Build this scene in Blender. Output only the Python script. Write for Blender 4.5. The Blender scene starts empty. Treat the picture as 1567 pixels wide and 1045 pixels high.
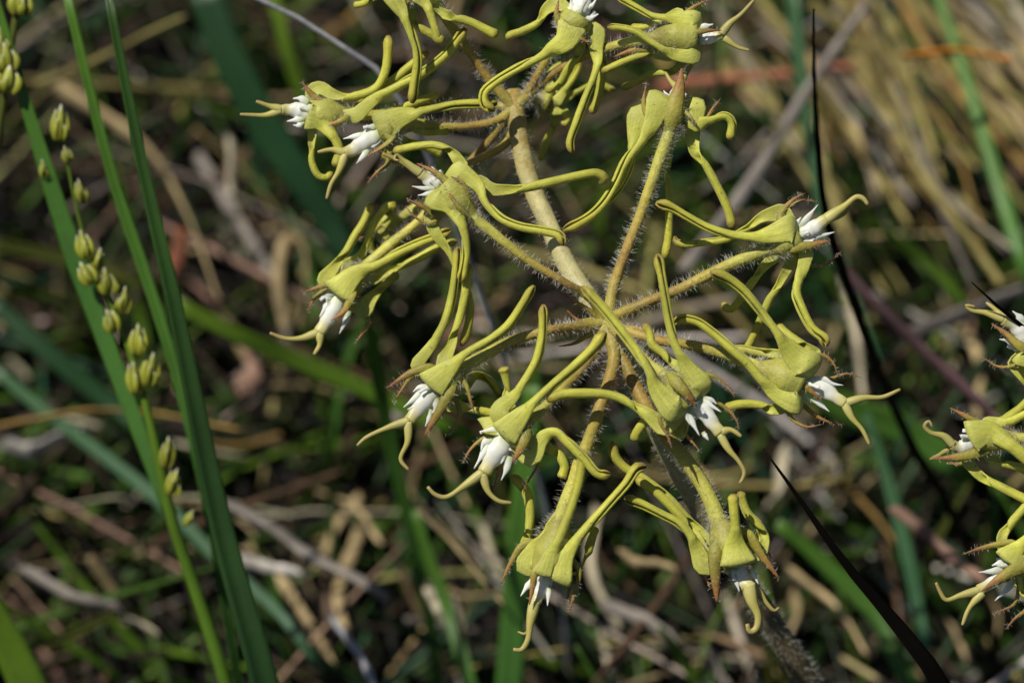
import bpy, math, random
import numpy as np
from mathutils import Vector

# ------------------------------------------------------------------ camera, world, sun
SC = bpy.context.scene
COL = SC.collection
W, H = 1567.0, 1045.0
LENS, DIST, PITCH = 125.0, 0.35, math.radians(50)
FPX = LENS / 36.0 * W                       # focal length in photo pixels
S = DIST / FPX                              # metres per pixel in the focal plane
TARGET = np.array([0.0, 0.0, 0.12])
FWD = np.array([0.0, math.cos(PITCH), -math.sin(PITCH)])
UPV = np.array([0.0, math.sin(PITCH), math.cos(PITCH)])
RGT = np.array([1.0, 0.0, 0.0])
CAM = TARGET - FWD * DIST
cam_data = bpy.data.cameras.new('camera')
cam = bpy.data.objects.new('camera', cam_data)
COL.objects.link(cam)
cam.location = CAM
cam.rotation_euler = (math.pi / 2 - PITCH, 0, 0)
cam_data.lens = LENS
cam_data.sensor_width = 36.0
cam_data.clip_start = 0.005
cam_data.clip_end = 500.0
cam_data.dof.use_dof = True
cam_data.dof.focus_distance = DIST
cam_data.dof.aperture_fstop = 22.0
SC.camera = cam

SUN_EL, SUN_AZ = math.radians(64), math.radians(272)      # azimuth clockwise from +Y: high, to the left
world = bpy.data.worlds.new('World')
SC.world = world
world.use_nodes = True
nt = world.node_tree
bg = nt.nodes['Background']
sky = nt.nodes.new('ShaderNodeTexSky')
sky.sky_type = 'NISHITA'
sky.sun_disc = False
sky.sun_elevation = SUN_EL
sky.sun_rotation = SUN_AZ
nt.links.new(sky.outputs[0], bg.inputs[0])
bg.inputs[1].default_value = 0.05
sun_data = bpy.data.lights.new('sun', 'SUN')
sun_data.energy = 5.0
sun_data.angle = math.radians(0.5)
sun_data.color = (1.0, 0.95, 0.86)
sun = bpy.data.objects.new('sun', sun_data)
COL.objects.link(sun)
sdir = Vector((math.sin(SUN_AZ) * math.cos(SUN_EL), math.cos(SUN_AZ) * math.cos(SUN_EL), math.sin(SUN_EL)))
sun.rotation_euler = sdir.to_track_quat('Z', 'Y').to_euler()
sun.location = (-1, -1, 3)
SC.view_settings.view_transform = 'Standard'
SC.view_settings.look = 'None'
SC.view_settings.exposure = -0.15
SC.view_settings.gamma = 1.0
SC.view_settings.use_curve_mapping = False
SC.cycles.max_bounces = 6
SC.cycles.transparent_max_bounces = 4

rnd = random.Random(11)
rng = np.random.default_rng(5)


# ------------------------------------------------------------------ pixel -> place
def P(x, y, d=0.0):
    """photo pixel, d = pixels (in focal plane units) nearer than the focal plane -> metres"""
    dist = DIST - d * S
    return CAM + dist * (FWD + RGT * (x - W / 2) / FPX - UPV * (y - H / 2) / FPX)


def PG(x, y, z):
    """photo pixel on the horizontal plane at height z"""
    v = FWD + RGT * (x - W / 2) / FPX - UPV * (y - H / 2) / FPX
    return CAM + v * ((z - CAM[2]) / v[2])


def unit(v):
    n = np.linalg.norm(v)
    return v / n if n > 1e-12 else v


# ------------------------------------------------------------------ materials
def new_mat(name):
    m = bpy.data.materials.new(name)
    m.use_nodes = True
    n = m.node_tree
    return m, n, n.nodes['Principled BSDF'], n.nodes['Material Output']


def ramp(n, stops):
    r = n.nodes.new('ShaderNodeValToRGB')
    e = r.color_ramp.elements
    while len(e) < len(stops):
        e.new(0.5)
    for k, (p, c) in enumerate(stops):
        e[k].position = p
        e[k].color = (*c, 1)
    return r


def noise(n, scale, detail=3, rough=0.6, coord='Object'):
    tc = n.nodes.new('ShaderNodeTexCoord')
    t = n.nodes.new('ShaderNodeTexNoise')
    t.inputs['Scale'].default_value = scale
    t.inputs['Detail'].default_value = detail
    t.inputs['Roughness'].default_value = rough
    n.links.new(tc.outputs[coord], t.inputs['Vector'])
    return t


def tissue(name, stops, rough=0.45, trans=0.25, nscale=900, vary=0.25, bump=0.15, spec=0.35, bscale=None):
    """plant tissue: colour along the length (attribute t) with mottling, light passing through"""
    m, n, b, out = new_mat(name)
    at = n.nodes.new('ShaderNodeAttribute')
    at.attribute_name = 't'
    r = ramp(n, stops)
    no = noise(n, nscale)
    add = n.nodes.new('ShaderNodeMath')
    add.operation = 'MULTIPLY_ADD'
    add.inputs[1].default_value = 0.16
    n.links.new(no.outputs[0], add.inputs[0])
    n.links.new(at.outputs['Fac'], add.inputs[2])
    sub = n.nodes.new('ShaderNodeMath')
    sub.operation = 'SUBTRACT'
    sub.inputs[1].default_value = 0.08
    n.links.new(add.outputs[0], sub.inputs[0])
    n.links.new(sub.outputs[0], r.inputs[0])
    no2 = noise(n, nscale * 0.35, 4)
    mr = n.nodes.new('ShaderNodeMapRange')
    mr.inputs[1].default_value = 0.3
    mr.inputs[2].default_value = 0.7
    mr.inputs[3].default_value = 1.0 - vary
    mr.inputs[4].default_value = 1.0 + vary
    n.links.new(no2.outputs[0], mr.inputs[0])
    oi = n.nodes.new('ShaderNodeObjectInfo')
    mo = n.nodes.new('ShaderNodeMapRange')
    mo.inputs[3].default_value = 0.88
    mo.inputs[4].default_value = 1.12
    n.links.new(oi.outputs['Random'], mo.inputs[0])
    mm = n.nodes.new('ShaderNodeMath')
    mm.operation = 'MULTIPLY'
    n.links.new(mr.outputs[0], mm.inputs[0])
    n.links.new(mo.outputs[0], mm.inputs[1])
    mul = n.nodes.new('ShaderNodeVectorMath')
    mul.operation = 'SCALE'
    n.links.new(r.outputs[0], mul.inputs[0])
    n.links.new(mm.outputs[0], mul.inputs['Scale'])
    n.links.new(mul.outputs[0], b.inputs['Base Color'])
    b.inputs['Roughness'].default_value = rough
    b.inputs['Specular IOR Level'].default_value = spec
    if bump:
        bn = noise(n, bscale or nscale * 2.2, 2)
        bp = n.nodes.new('ShaderNodeBump')
        bp.inputs['Strength'].default_value = bump
        bp.inputs['Distance'].default_value = 0.0002
        n.links.new(bn.outputs[0], bp.inputs['Height'])
        n.links.new(bp.outputs[0], b.inputs['Normal'])
    if trans:
        tr = n.nodes.new('ShaderNodeBsdfTranslucent')
        n.links.new(mul.outputs[0], tr.inputs[0])
        mx = n.nodes.new('ShaderNodeMixShader')
        mx.inputs[0].default_value = trans
        n.links.new(b.outputs[0], mx.inputs[1])
        n.links.new(tr.outputs[0], mx.inputs[2])
        n.links.new(mx.outputs[0], out.inputs['Surface'])
    return m


def litter_mat(name, trans=0.1, rough=0.7):
    """per-piece colour from the attribute col, streaked and stained"""
    m, n, b, out = new_mat(name)
    at = n.nodes.new('ShaderNodeAttribute')
    at.attribute_name = 'col'
    no = noise(n, 450, 5, 0.65)
    mr = n.nodes.new('ShaderNodeMapRange')
    mr.inputs[1].default_value = 0.3
    mr.inputs[2].default_value = 0.7
    mr.inputs[3].default_value = 0.6
    mr.inputs[4].default_value = 1.35
    n.links.new(no.outputs[0], mr.inputs[0])
    mul = n.nodes.new('ShaderNodeVectorMath')
    mul.operation = 'SCALE'
    n.links.new(at.outputs['Color'], mul.inputs[0])
    n.links.new(mr.outputs[0], mul.inputs['Scale'])
    n.links.new(mul.outputs[0], b.inputs['Base Color'])
    b.inputs['Roughness'].default_value = rough
    b.inputs['Specular IOR Level'].default_value = 0.3
    if trans:
        tr = n.nodes.new('ShaderNodeBsdfTranslucent')
        n.links.new(mul.outputs[0], tr.inputs[0])
        mx = n.nodes.new('ShaderNodeMixShader')
        mx.inputs[0].default_value = trans
        n.links.new(b.outputs[0], mx.inputs[1])
        n.links.new(tr.outputs[0], mx.inputs[2])
        n.links.new(mx.outputs[0], out.inputs['Surface'])
    return m


PET = (0.61, 0.615, 0.10)
M = {}
M['petal'] = tissue('petal_tissue', [(0.0, (0.60, 0.61, 0.14)), (0.25, PET), (0.8, (0.58, 0.57, 0.075)), (0.93, (0.54, 0.50, 0.07)), (1.0, (0.36, 0.27, 0.06))],
                    rough=0.52, trans=0.28, vary=0.2, bump=0.3, bscale=3200)
for nd in M['petal'].node_tree.nodes:
    if nd.type == 'BSDF_PRINCIPLED':
        nd.inputs['Sheen Weight'].default_value = 0.25
        nd.inputs['Sheen Roughness'].default_value = 0.4


def veins(m):
    """fine lengthwise veins and small blemishes on a petal (attributes u across, t along)"""
    n = m.node_tree
    scale = [x for x in n.nodes if x.type == 'VECT_MATH' and x.operation == 'SCALE'][0]
    au, at_ = n.nodes.new('ShaderNodeAttribute'), n.nodes.new('ShaderNodeAttribute')
    au.attribute_name, at_.attribute_name = 'u', 't'
    oi = n.nodes.new('ShaderNodeObjectInfo')
    cv = n.nodes.new('ShaderNodeCombineXYZ')
    n.links.new(au.outputs['Fac'], cv.inputs[0])
    n.links.new(at_.outputs['Fac'], cv.inputs[1])
    n.links.new(oi.outputs['Random'], cv.inputs[2])
    mp = n.nodes.new('ShaderNodeVectorMath')
    mp.operation = 'MULTIPLY'
    mp.inputs[1].default_value = (26, 5, 40)
    n.links.new(cv.outputs[0], mp.inputs[0])
    no = n.nodes.new('ShaderNodeTexNoise')
    no.inputs['Scale'].default_value = 1.0
    no.inputs['Detail'].default_value = 3
    n.links.new(mp.outputs[0], no.inputs['Vector'])
    mr = n.nodes.new('ShaderNodeMapRange')
    mr.inputs[1].default_value, mr.inputs[2].default_value = 0.3, 0.7
    mr.inputs[3].default_value, mr.inputs[4].default_value = 0.82, 1.14
    n.links.new(no.outputs[0], mr.inputs[0])
    sp = noise(n, 1500, 2)
    st = n.nodes.new('ShaderNodeMapRange')
    st.inputs[1].default_value, st.inputs[2].default_value = 0.68, 0.76
    st.inputs[3].default_value, st.inputs[4].default_value = 1.0, 0.55
    n.links.new(sp.outputs[0], st.inputs[0])
    src = scale.inputs['Scale'].links[0].from_socket
    m1, m2 = n.nodes.new('ShaderNodeMath'), n.nodes.new('ShaderNodeMath')
    m1.operation = m2.operation = 'MULTIPLY'
    n.links.new(src, m1.inputs[0])
    n.links.new(mr.outputs[0], m1.inputs[1])
    n.links.new(m1.outputs[0], m2.inputs[0])
    n.links.new(st.outputs[0], m2.inputs[1])
    n.links.new(m2.outputs[0], scale.inputs['Scale'])


veins(M['petal'])
M['calyx'] = tissue('calyx_tissue', [(0.0, (0.36, 0.32, 0.08)), (0.5, (0.42, 0.41, 0.08)), (1.0, (0.44, 0.44, 0.10))],
                    rough=0.5, trans=0.15, vary=0.3, bump=0.45, bscale=2600)
M['sepal'] = tissue('sepal_tissue', [(0.0, (0.36, 0.36, 0.06)), (0.55, (0.33, 0.28, 0.05)), (0.78, (0.36, 0.18, 0.05)), (1.0, (0.26, 0.11, 0.05))],
                    rough=0.5, trans=0.15, vary=0.3, bump=0.5, bscale=2500)
M['pedicel'] = tissue('pedicel_tissue', [(0.0, (0.33, 0.29, 0.05)), (0.35, (0.31, 0.20, 0.045)), (0.6, (0.36, 0.30, 0.05)), (0.85, (0.50, 0.48, 0.09)), (1.0, (0.36, 0.35, 0.09))],
                      rough=0.5, trans=0.0, vary=0.3, bump=0.5, bscale=2500)
M['stem'] = tissue('stem_tissue', [(0.0, (0.12, 0.10, 0.05)), (0.6, (0.13, 0.10, 0.05)), (0.78, (0.52, 0.48, 0.24)), (0.92, (0.50, 0.45, 0.20)), (1.0, (0.34, 0.25, 0.06))],
                   rough=0.55, trans=0.0, vary=0.25, bump=0.5, bscale=2000)  # dark below the node: the umbel's shade is painted into the colour
M['corona'] = tissue('corona_tissue', [(0.0, (0.55, 0.63, 0.32)), (0.3, (0.86, 0.87, 0.78)), (0.6, (0.88, 0.88, 0.80)), (0.86, (0.66, 0.62, 0.30)), (1.0, (0.52, 0.47, 0.14))],
                     rough=0.4, trans=0.25, vary=0.06, bump=0.1)
M['tail'] = tissue('tail_tissue', [(0.0, (0.58, 0.54, 0.20)), (0.4, (0.48, 0.43, 0.11)), (1.0, (0.40, 0.32, 0.12))],
                   rough=0.42, trans=0.2, vary=0.15, bump=0.1)
M['finger'] = tissue('finger_tissue', [(0.0, (0.55, 0.64, 0.32)), (0.4, (0.84, 0.87, 0.78)), (1.0, (0.90, 0.90, 0.88))],
                     rough=0.4, trans=0.3, vary=0.05, bump=0.1)
m_, n_, b_, o_ = new_mat('hair_fibre')
b_.inputs['Base Color'].default_value = (0.78, 0.76, 0.66, 1)
b_.inputs['Roughness'].default_value = 0.35
M['hair'] = m_


def grass_mat(name, c0, c1, c2, trans=0.3, rough=0.4, spec=0.35):
    return tissue(name, [(0.0, c0), (0.5, c1), (1.0, c2)], rough=rough, trans=trans, nscale=160, vary=0.25, bump=0.2, spec=spec, bscale=900)


M['g_mid'] = grass_mat('grass_mid', (0.085, 0.19, 0.02), (0.065, 0.17, 0.03), (0.07, 0.17, 0.03))
M['g_dark'] = grass_mat('grass_dark', (0.03, 0.075, 0.01), (0.018, 0.05, 0.012), (0.022, 0.058, 0.014), trans=0.15)
M['g_bright'] = grass_mat('grass_bright', (0.14, 0.24, 0.02), (0.11, 0.22, 0.02), (0.10, 0.2, 0.02))
M['g_teal'] = grass_mat('grass_teal', (0.055, 0.14, 0.05), (0.065, 0.16, 0.075), (0.06, 0.15, 0.065))
M['g_deep'] = grass_mat('grass_deep', (0.02, 0.06, 0.018), (0.022, 0.07, 0.026), (0.03, 0.085, 0.035))
M['g_black'] = grass_mat('grass_black', (0.004, 0.003, 0.002), (0.005, 0.004, 0.003), (0.005, 0.003, 0.002), trans=0.0, rough=0.6, spec=0.04)  # even near-black tone along the whole blade
M['g_brownblack'] = grass_mat('grass_brown_black', (0.004, 0.003, 0.002), (0.010, 0.008, 0.004), (0.035, 0.028, 0.014), trans=0.0, rough=0.6, spec=0.05)
M['g_olive'] = grass_mat('grass_olive', (0.10, 0.12, 0.02), (0.12, 0.13, 0.025), (0.13, 0.12, 0.03))
M['spikelet'] = tissue('spikelet_tissue', [(0.0, (0.20, 0.20, 0.02)), (0.5, (0.32, 0.34, 0.03)), (0.8, (0.40, 0.42, 0.08)), (1.0, (0.75, 0.75, 0.6))],
                       rough=0.45, trans=0.25, vary=0.3, bump=0.3)
DRY = {'tan': (0.38, 0.29, 0.15), 'olive': (0.31, 0.26, 0.09), 'grey': (0.25, 0.22, 0.19), 'pale': (0.46, 0.40, 0.28),
       'brown': (0.09, 0.055, 0.03), 'pink': (0.28, 0.17, 0.12), 'red': (0.32, 0.12, 0.07), 'orange': (0.55, 0.20, 0.02),
       'purple': (0.065, 0.035, 0.038), 'ochre': (0.30, 0.19, 0.06), 'white': (0.58, 0.54, 0.48), 'slate': (0.33, 0.33, 0.35)}
for k, c in DRY.items():
    M['d_' + k] = tissue('dry_' + k, [(0.0, tuple(v * 0.85 for v in c)), (0.5, c), (1.0, tuple(v * 1.1 for v in c))],
                         rough=0.7, trans=0.06, nscale=420, vary=0.55, bump=0.6, spec=0.2, bscale=1400)
M['litter'] = litter_mat('dry_litter')
M['turf'] = litter_mat('green_turf', trans=0.3, rough=0.45)

# soil; its dark tone also paints the shade of the gaps
m_, n_, b_, o_ = new_mat('dark_soil')
no_ = noise(n_, 60, 8, 0.7)
r_ = ramp(n_, [(0.3, (0.006, 0.0045, 0.003)), (0.55, (0.014, 0.010, 0.007)), (0.8, (0.035, 0.025, 0.016))])
n_.links.new(no_.outputs[0], r_.inputs[0])
n_.links.new(r_.outputs[0], b_.inputs['Base Color'])
b_.inputs['Roughness'].default_value = 0.9
bp_ = n_.nodes.new('ShaderNodeBump')
bp_.inputs['Strength'].default_value = 0.8
bp_.inputs['Distance'].default_value = 0.004
n2_ = noise(n_, 220, 6, 0.7)
n_.links.new(n2_.outputs[0], bp_.inputs['Height'])
n_.links.new(bp_.outputs[0], b_.inputs['Normal'])
M['soil'] = m_


# ------------------------------------------------------------------ mesh helpers
def mesh_obj(name, verts, faces, mat, parent=None, t=None, col=None, smooth=True, u=None):
    me = bpy.data.meshes.new(name)
    me.from_pydata([tuple(map(float, v)) for v in verts], [], faces)
    if smooth:
        me.polygons.foreach_set('use_smooth', [True] * len(me.polygons))
    if t is not None:
        a = me.attributes.new('t', 'FLOAT', 'POINT')
        a.data.foreach_set('value', np.asarray(t, dtype=np.float32))
    if u is not None:
        a = me.attributes.new('u', 'FLOAT', 'POINT')
        a.data.foreach_set('value', np.asarray(u, dtype=np.float32))
    if col is not None:
        a = me.attributes.new('col', 'FLOAT_COLOR', 'POINT')
        a.data.foreach_set('color', np.asarray(col, dtype=np.float32).ravel())
    me.materials.append(mat)
    me.update()
    o = bpy.data.objects.new(name, me)
    COL.objects.link(o)
    if parent is not None:
        o.parent = parent
    return o


def catmull(pts, n):
    p = np.asarray(pts, dtype=float)
    if len(p) == 2:
        return p[0] + (p[1] - p[0]) * np.linspace(0, 1, n)[:, None]
    q = np.vstack([2 * p[0] - p[1], p, 2 * p[-1] - p[-2]])
    seg = np.linalg.norm(np.diff(p, axis=0), axis=1) ** 0.5
    fine = []
    for i in range(len(p) - 1):
        p0, p1, p2, p3 = q[i:i + 4]
        t0 = 0.0
        t1 = t0 + max(np.linalg.norm(p1 - p0) ** 0.5, 1e-9)
        t2 = t1 + max(np.linalg.norm(p2 - p1) ** 0.5, 1e-9)
        t3 = t2 + max(np.linalg.norm(p3 - p2) ** 0.5, 1e-9)
        u = np.linspace(t1, t2, 16, endpoint=(i == len(p) - 2))[:, None]
        a1 = (t1 - u) / (t1 - t0) * p0 + (u - t0) / (t1 - t0) * p1
        a2 = (t2 - u) / (t2 - t1) * p1 + (u - t1) / (t2 - t1) * p2
        a3 = (t3 - u) / (t3 - t2) * p2 + (u - t2) / (t3 - t2) * p3
        b1 = (t2 - u) / (t2 - t0) * a1 + (u - t0) / (t2 - t0) * a2
        b2 = (t3 - u) / (t3 - t1) * a2 + (u - t1) / (t3 - t1) * a3
        fine.append((t2 - u) / (t2 - t1) * b1 + (u - t1) / (t2 - t1) * b2)
    f = np.vstack(fine)
    L = np.concatenate([[0], np.cumsum(np.linalg.norm(np.diff(f, axis=0), axis=1))])
    s = np.linspace(0, L[-1], n)
    return np.stack([np.interp(s, L, f[:, k]) for k in range(3)], axis=1)


def tangents(c):
    t = np.gradient(c, axis=0)
    return t / np.maximum(np.linalg.norm(t, axis=1, keepdims=True), 1e-12)


def side_frames(c, b0, i0=0):
    """side vectors transported from sample i0 along the curve"""
    T = tangents(c)
    B = np.zeros_like(c)
    b = unit(b0 - np.dot(b0, T[i0]) * T[i0])
    B[i0] = b
    for rg in (range(i0 + 1, len(c)), range(i0 - 1, -1, -1)):
        bb = b
        for i in rg:
            bb = unit(bb - np.dot(bb, T[i]) * T[i])
            B[i] = bb
    N = np.cross(T, B)
    return T, B, N


def loft(rows):
    """rows: list of closed loops with the same count -> verts, faces with capped ends"""
    m = len(rows[0])
    v = np.vstack(rows)
    f = []
    for i in range(len(rows) - 1):
        a, b = i * m, (i + 1) * m
        for j in range(m):
            k = (j + 1) % m
            f.append((a + j, a + k, b + k, b + j))
    f.append(tuple(range(m - 1, -1, -1)))
    e = (len(rows) - 1) * m
    f.append(tuple(range(e, e + m)))
    return v, f


def tube_rows(c, rad, k=8, flat=1.0, b0=None, lump=0.0):
    if b0 is None:
        b0 = np.cross(tangents(c)[0], FWD)
        if np.linalg.norm(b0) < 1e-3:
            b0 = RGT
    T, B, N = side_frames(c, b0)
    rows = []
    ph = rnd.uniform(0, 6)
    for i in range(len(c)):
        a = np.linspace(0, 2 * math.pi, k, endpoint=False)
        r = rad[i] * (1 + lump * np.sin(2 * a + ph + i * 0.35) * np.sin(i * 0.7 + ph))
        rows.append(c[i] + np.outer(np.cos(a) * r, B[i]) + np.outer(np.sin(a) * r * flat, N[i]))
    return rows


def tube(name, pts, radf, mat, parent=None, n=16, k=8, flat=1.0, lump=0.0):
    c = catmull(pts, n)
    ts = np.linspace(0, 1, n)
    rad = np.array([radf(t) for t in ts])
    v, f = loft(tube_rows(c, rad, k, flat, lump=lump))
    return mesh_obj(name, v, f, mat, parent, t=np.repeat(ts, k))


def hairs_on(curves, parent, name='hairs', w=0.17 * S):
    """curves: list of (points, radius function, hairs, length) -> fine hairs, one mesh"""
    V, F = [], []
    for c, rad, cnt, ln in curves:
        c = np.asarray(c)
        T, B, N = side_frames(c, np.cross(tangents(c)[0], FWD))
        for _ in range(int(cnt * 1.25)):
            u = rng.random() * (len(c) - 1.001)
            i = int(u)
            q = u - i
            base = c[i] * (1 - q) + c[i + 1] * q
            a = rng.random() * 2 * math.pi
            o = math.cos(a) * B[i] + math.sin(a) * N[i]
            r = rad(u / (len(c) - 1)) * 0.95
            l = ln * rng.choice((0.5, 0.8, 1.0, 1.4)) * rng.uniform(0.7, 1.2)
            lean = T[i] * rng.uniform(-0.45, 0.45) + B[i] * rng.uniform(-.3, .3) + N[i] * rng.uniform(-.3, .3)
            d = unit(o + lean)
            b = base + o * r
            s1 = unit(np.cross(d, T[i] + 0.01))
            s2 = np.cross(d, s1)
            k = len(V)
            mid = b + d * l * 0.6 + T[i] * l * 0.04
            tip = b + d * l + T[i] * l * rng.uniform(-.2, .25)
            for (p, ww) in ((b, w), (mid, w * 0.75)):
                V += [p + s1 * ww, p - s1 * ww * 0.5 + s2 * ww * 0.87, p - s1 * ww * 0.5 - s2 * ww * 0.87]
            V.append(tip)
            for j in range(3):
                jj = (j + 1) % 3
                F.append((k + j, k + jj, k + 3 + jj, k + 3 + j))
                F.append((k + 3 + j, k + 3 + jj, k + 6))
    o = mesh_obj(name, V, F, M['hair'], parent)
    o['kind'] = 'stuff'
    return o


def sstep(a, b, x):
    x = min(max((x - a) / (b - a), 0.0), 1.0)
    return x * x * (3 - 2 * x)


# ------------------------------------------------------------------ milkweed flower
REG = {1: (350, 80, 4.353), 2: (560, 0, 4.353), 3: (780, 0, 4.018), 4: (580, 200, 3.733), 5: (400, 290, 3.872),
       6: (860, 100, 3.732), 7: (990, 260, 3.731), 8: (540, 420, 3.484), 9: (640, 500, 3.484), 10: (740, 640, 2.825),
       11: (820, 420, 3.482), 12: (1010, 470, 4.018), 13: (930, 680, 3.484), 14: (1380, 420, 3.481), 15: (1380, 700, 3.481),
       0: (0, 0, 1.0)}


def place(reg, lst, d0, ds=None):
    """traced points (x, y[, d]) of an enlargement -> places; gaps in d are filled between their neighbours"""
    ox, oy, k = REG[reg]
    n = len(lst)
    xs = [ox + p[0] / k for p in lst]
    ys = [oy + p[1] / k for p in lst]
    idx = [i for i, p in enumerate(lst) if len(p) > 2]
    val = [lst[i][2] for i in idx]
    if ds is not None:
        if 0 not in idx:
            idx.insert(0, 0); val.insert(0, ds[0])
        if n - 1 not in idx and n > 1:
            idx.append(n - 1); val.append(ds[1])
    if not idx:
        idx, val = [0], [0.0]
    dd = np.interp(range(n), idx, val)
    return np.array([P(xs[i], ys[i], d0 + dd[i]) for i in range(n)])


def petal(parent, cin, axis_pt, A, B, path, strap=17.0, roll=None, bulb=1.12):
    rim = (A + B) / 2
    Wd = np.linalg.norm(B - A)
    strap *= S * 0.85
    Wd = max(Wd, strap * 1.3)
    nin, nout = 7, 34
    inner = catmull([cin, cin * 0.35 + rim * 0.65 + (rim - axis_pt) * 0.03, rim], nin)[:-1]
    outer = catmull(np.vstack([[rim], path]), nout)
    c = np.vstack([inner, outer])
    # soften the fold at the rim
    for _ in range(1):
        c[1:nin + 3] = 0.25 * c[0:nin + 2] + 0.5 * c[1:nin + 3] + 0.25 * c[2:nin + 4]
    i0 = nin
    T, Bv, N = side_frames(c, B - A, i0)
    if np.dot(N[i0 + 2], rim - axis_pt) < 0:
        N = -N
        Bv = -Bv
    if roll is None:
        roll = rnd.choice((-1, 1)) * rnd.choice((1.2, 2.4, 2.6, 2.7))
    elif abs(roll) > 0.85:
        roll = math.copysign(2.5 + rnd.uniform(-0.15, 0.25), roll)
    K = 13
    rows, ts = [], []
    total = len(c)
    wob = rnd.uniform(0, 6)
    L = np.linalg.norm(np.diff(outer, axis=0), axis=1).sum()
    reach = min(0.55, max(0.3, 1.5 * Wd / max(L, 1e-6)))
    for i in range(total):
        if i < nin - 1:
            u = i / (nin - 1)
            w = Wd * (0.25 + 0.75 * u)
            a = 0.28
            rl = 0.0
            t = 0.0
        else:
            t = (i - nin + 1) / (total - nin)
            w = strap + (Wd - strap) * max(0.0, 1 - t / reach) ** 1.25
            w *= 1 + 0.05 * math.sin(9 * t + wob)
            w *= 1 + (bulb - 1) * math.exp(-((t - 0.94) / 0.05) ** 2)
            if t > 0.93:
                w *= math.sqrt(max(0.02, 1 - ((t - 0.93) / 0.075) ** 2))
            a = 0.30 + 2.56 * sstep(reach * 0.45, reach * 1.35, t) - 0.35 * sstep(0.9, 1.0, t)
            rl = roll * sstep(reach * 0.5, reach * 1.6, t) * (0.96 + 0.1 * math.sin(4 * t + wob))
        r = w / 2 / math.sin(min(a, math.pi / 2))
        n = N[i] * math.cos(rl) + Bv[i] * math.sin(rl)
        b = Bv[i] * math.cos(rl) - N[i] * math.sin(rl)
        th = min(2.0 * S, r * 0.35)
        cen = c[i] - n * (r if a < math.pi / 2 else r * 0.3) * (1.0 if a < math.pi / 2 else 0.0) * math.cos(min(a, 1.57))
        an = np.linspace(-a, a, K)
        dip = 1 - 0.22 * sstep(1.6, 2.6, a) * (np.abs(an) / a) ** 5         # margins tucked in along the groove
        o_ = cen + np.outer(np.cos(an) * r * dip, n) + np.outer(np.sin(an) * r * dip, b)
        an = an[::-1] * 0.97
        q_ = cen + np.outer(np.cos(an) * (r * dip - th), n) + np.outer(np.sin(an) * (r * dip - th), b)
        rows.append(np.vstack([o_, q_]))
        ts += [t] * (2 * K)
    v, f = loft(rows)
    v = v + (rng.random(v.shape) - 0.5) * 0.35 * S
    us = np.concatenate([np.linspace(0, 1, K), np.linspace(1, 0, K)])
    return mesh_obj('petal', v, f, M['petal'], parent, t=ts, u=np.tile(us, total))


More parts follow.
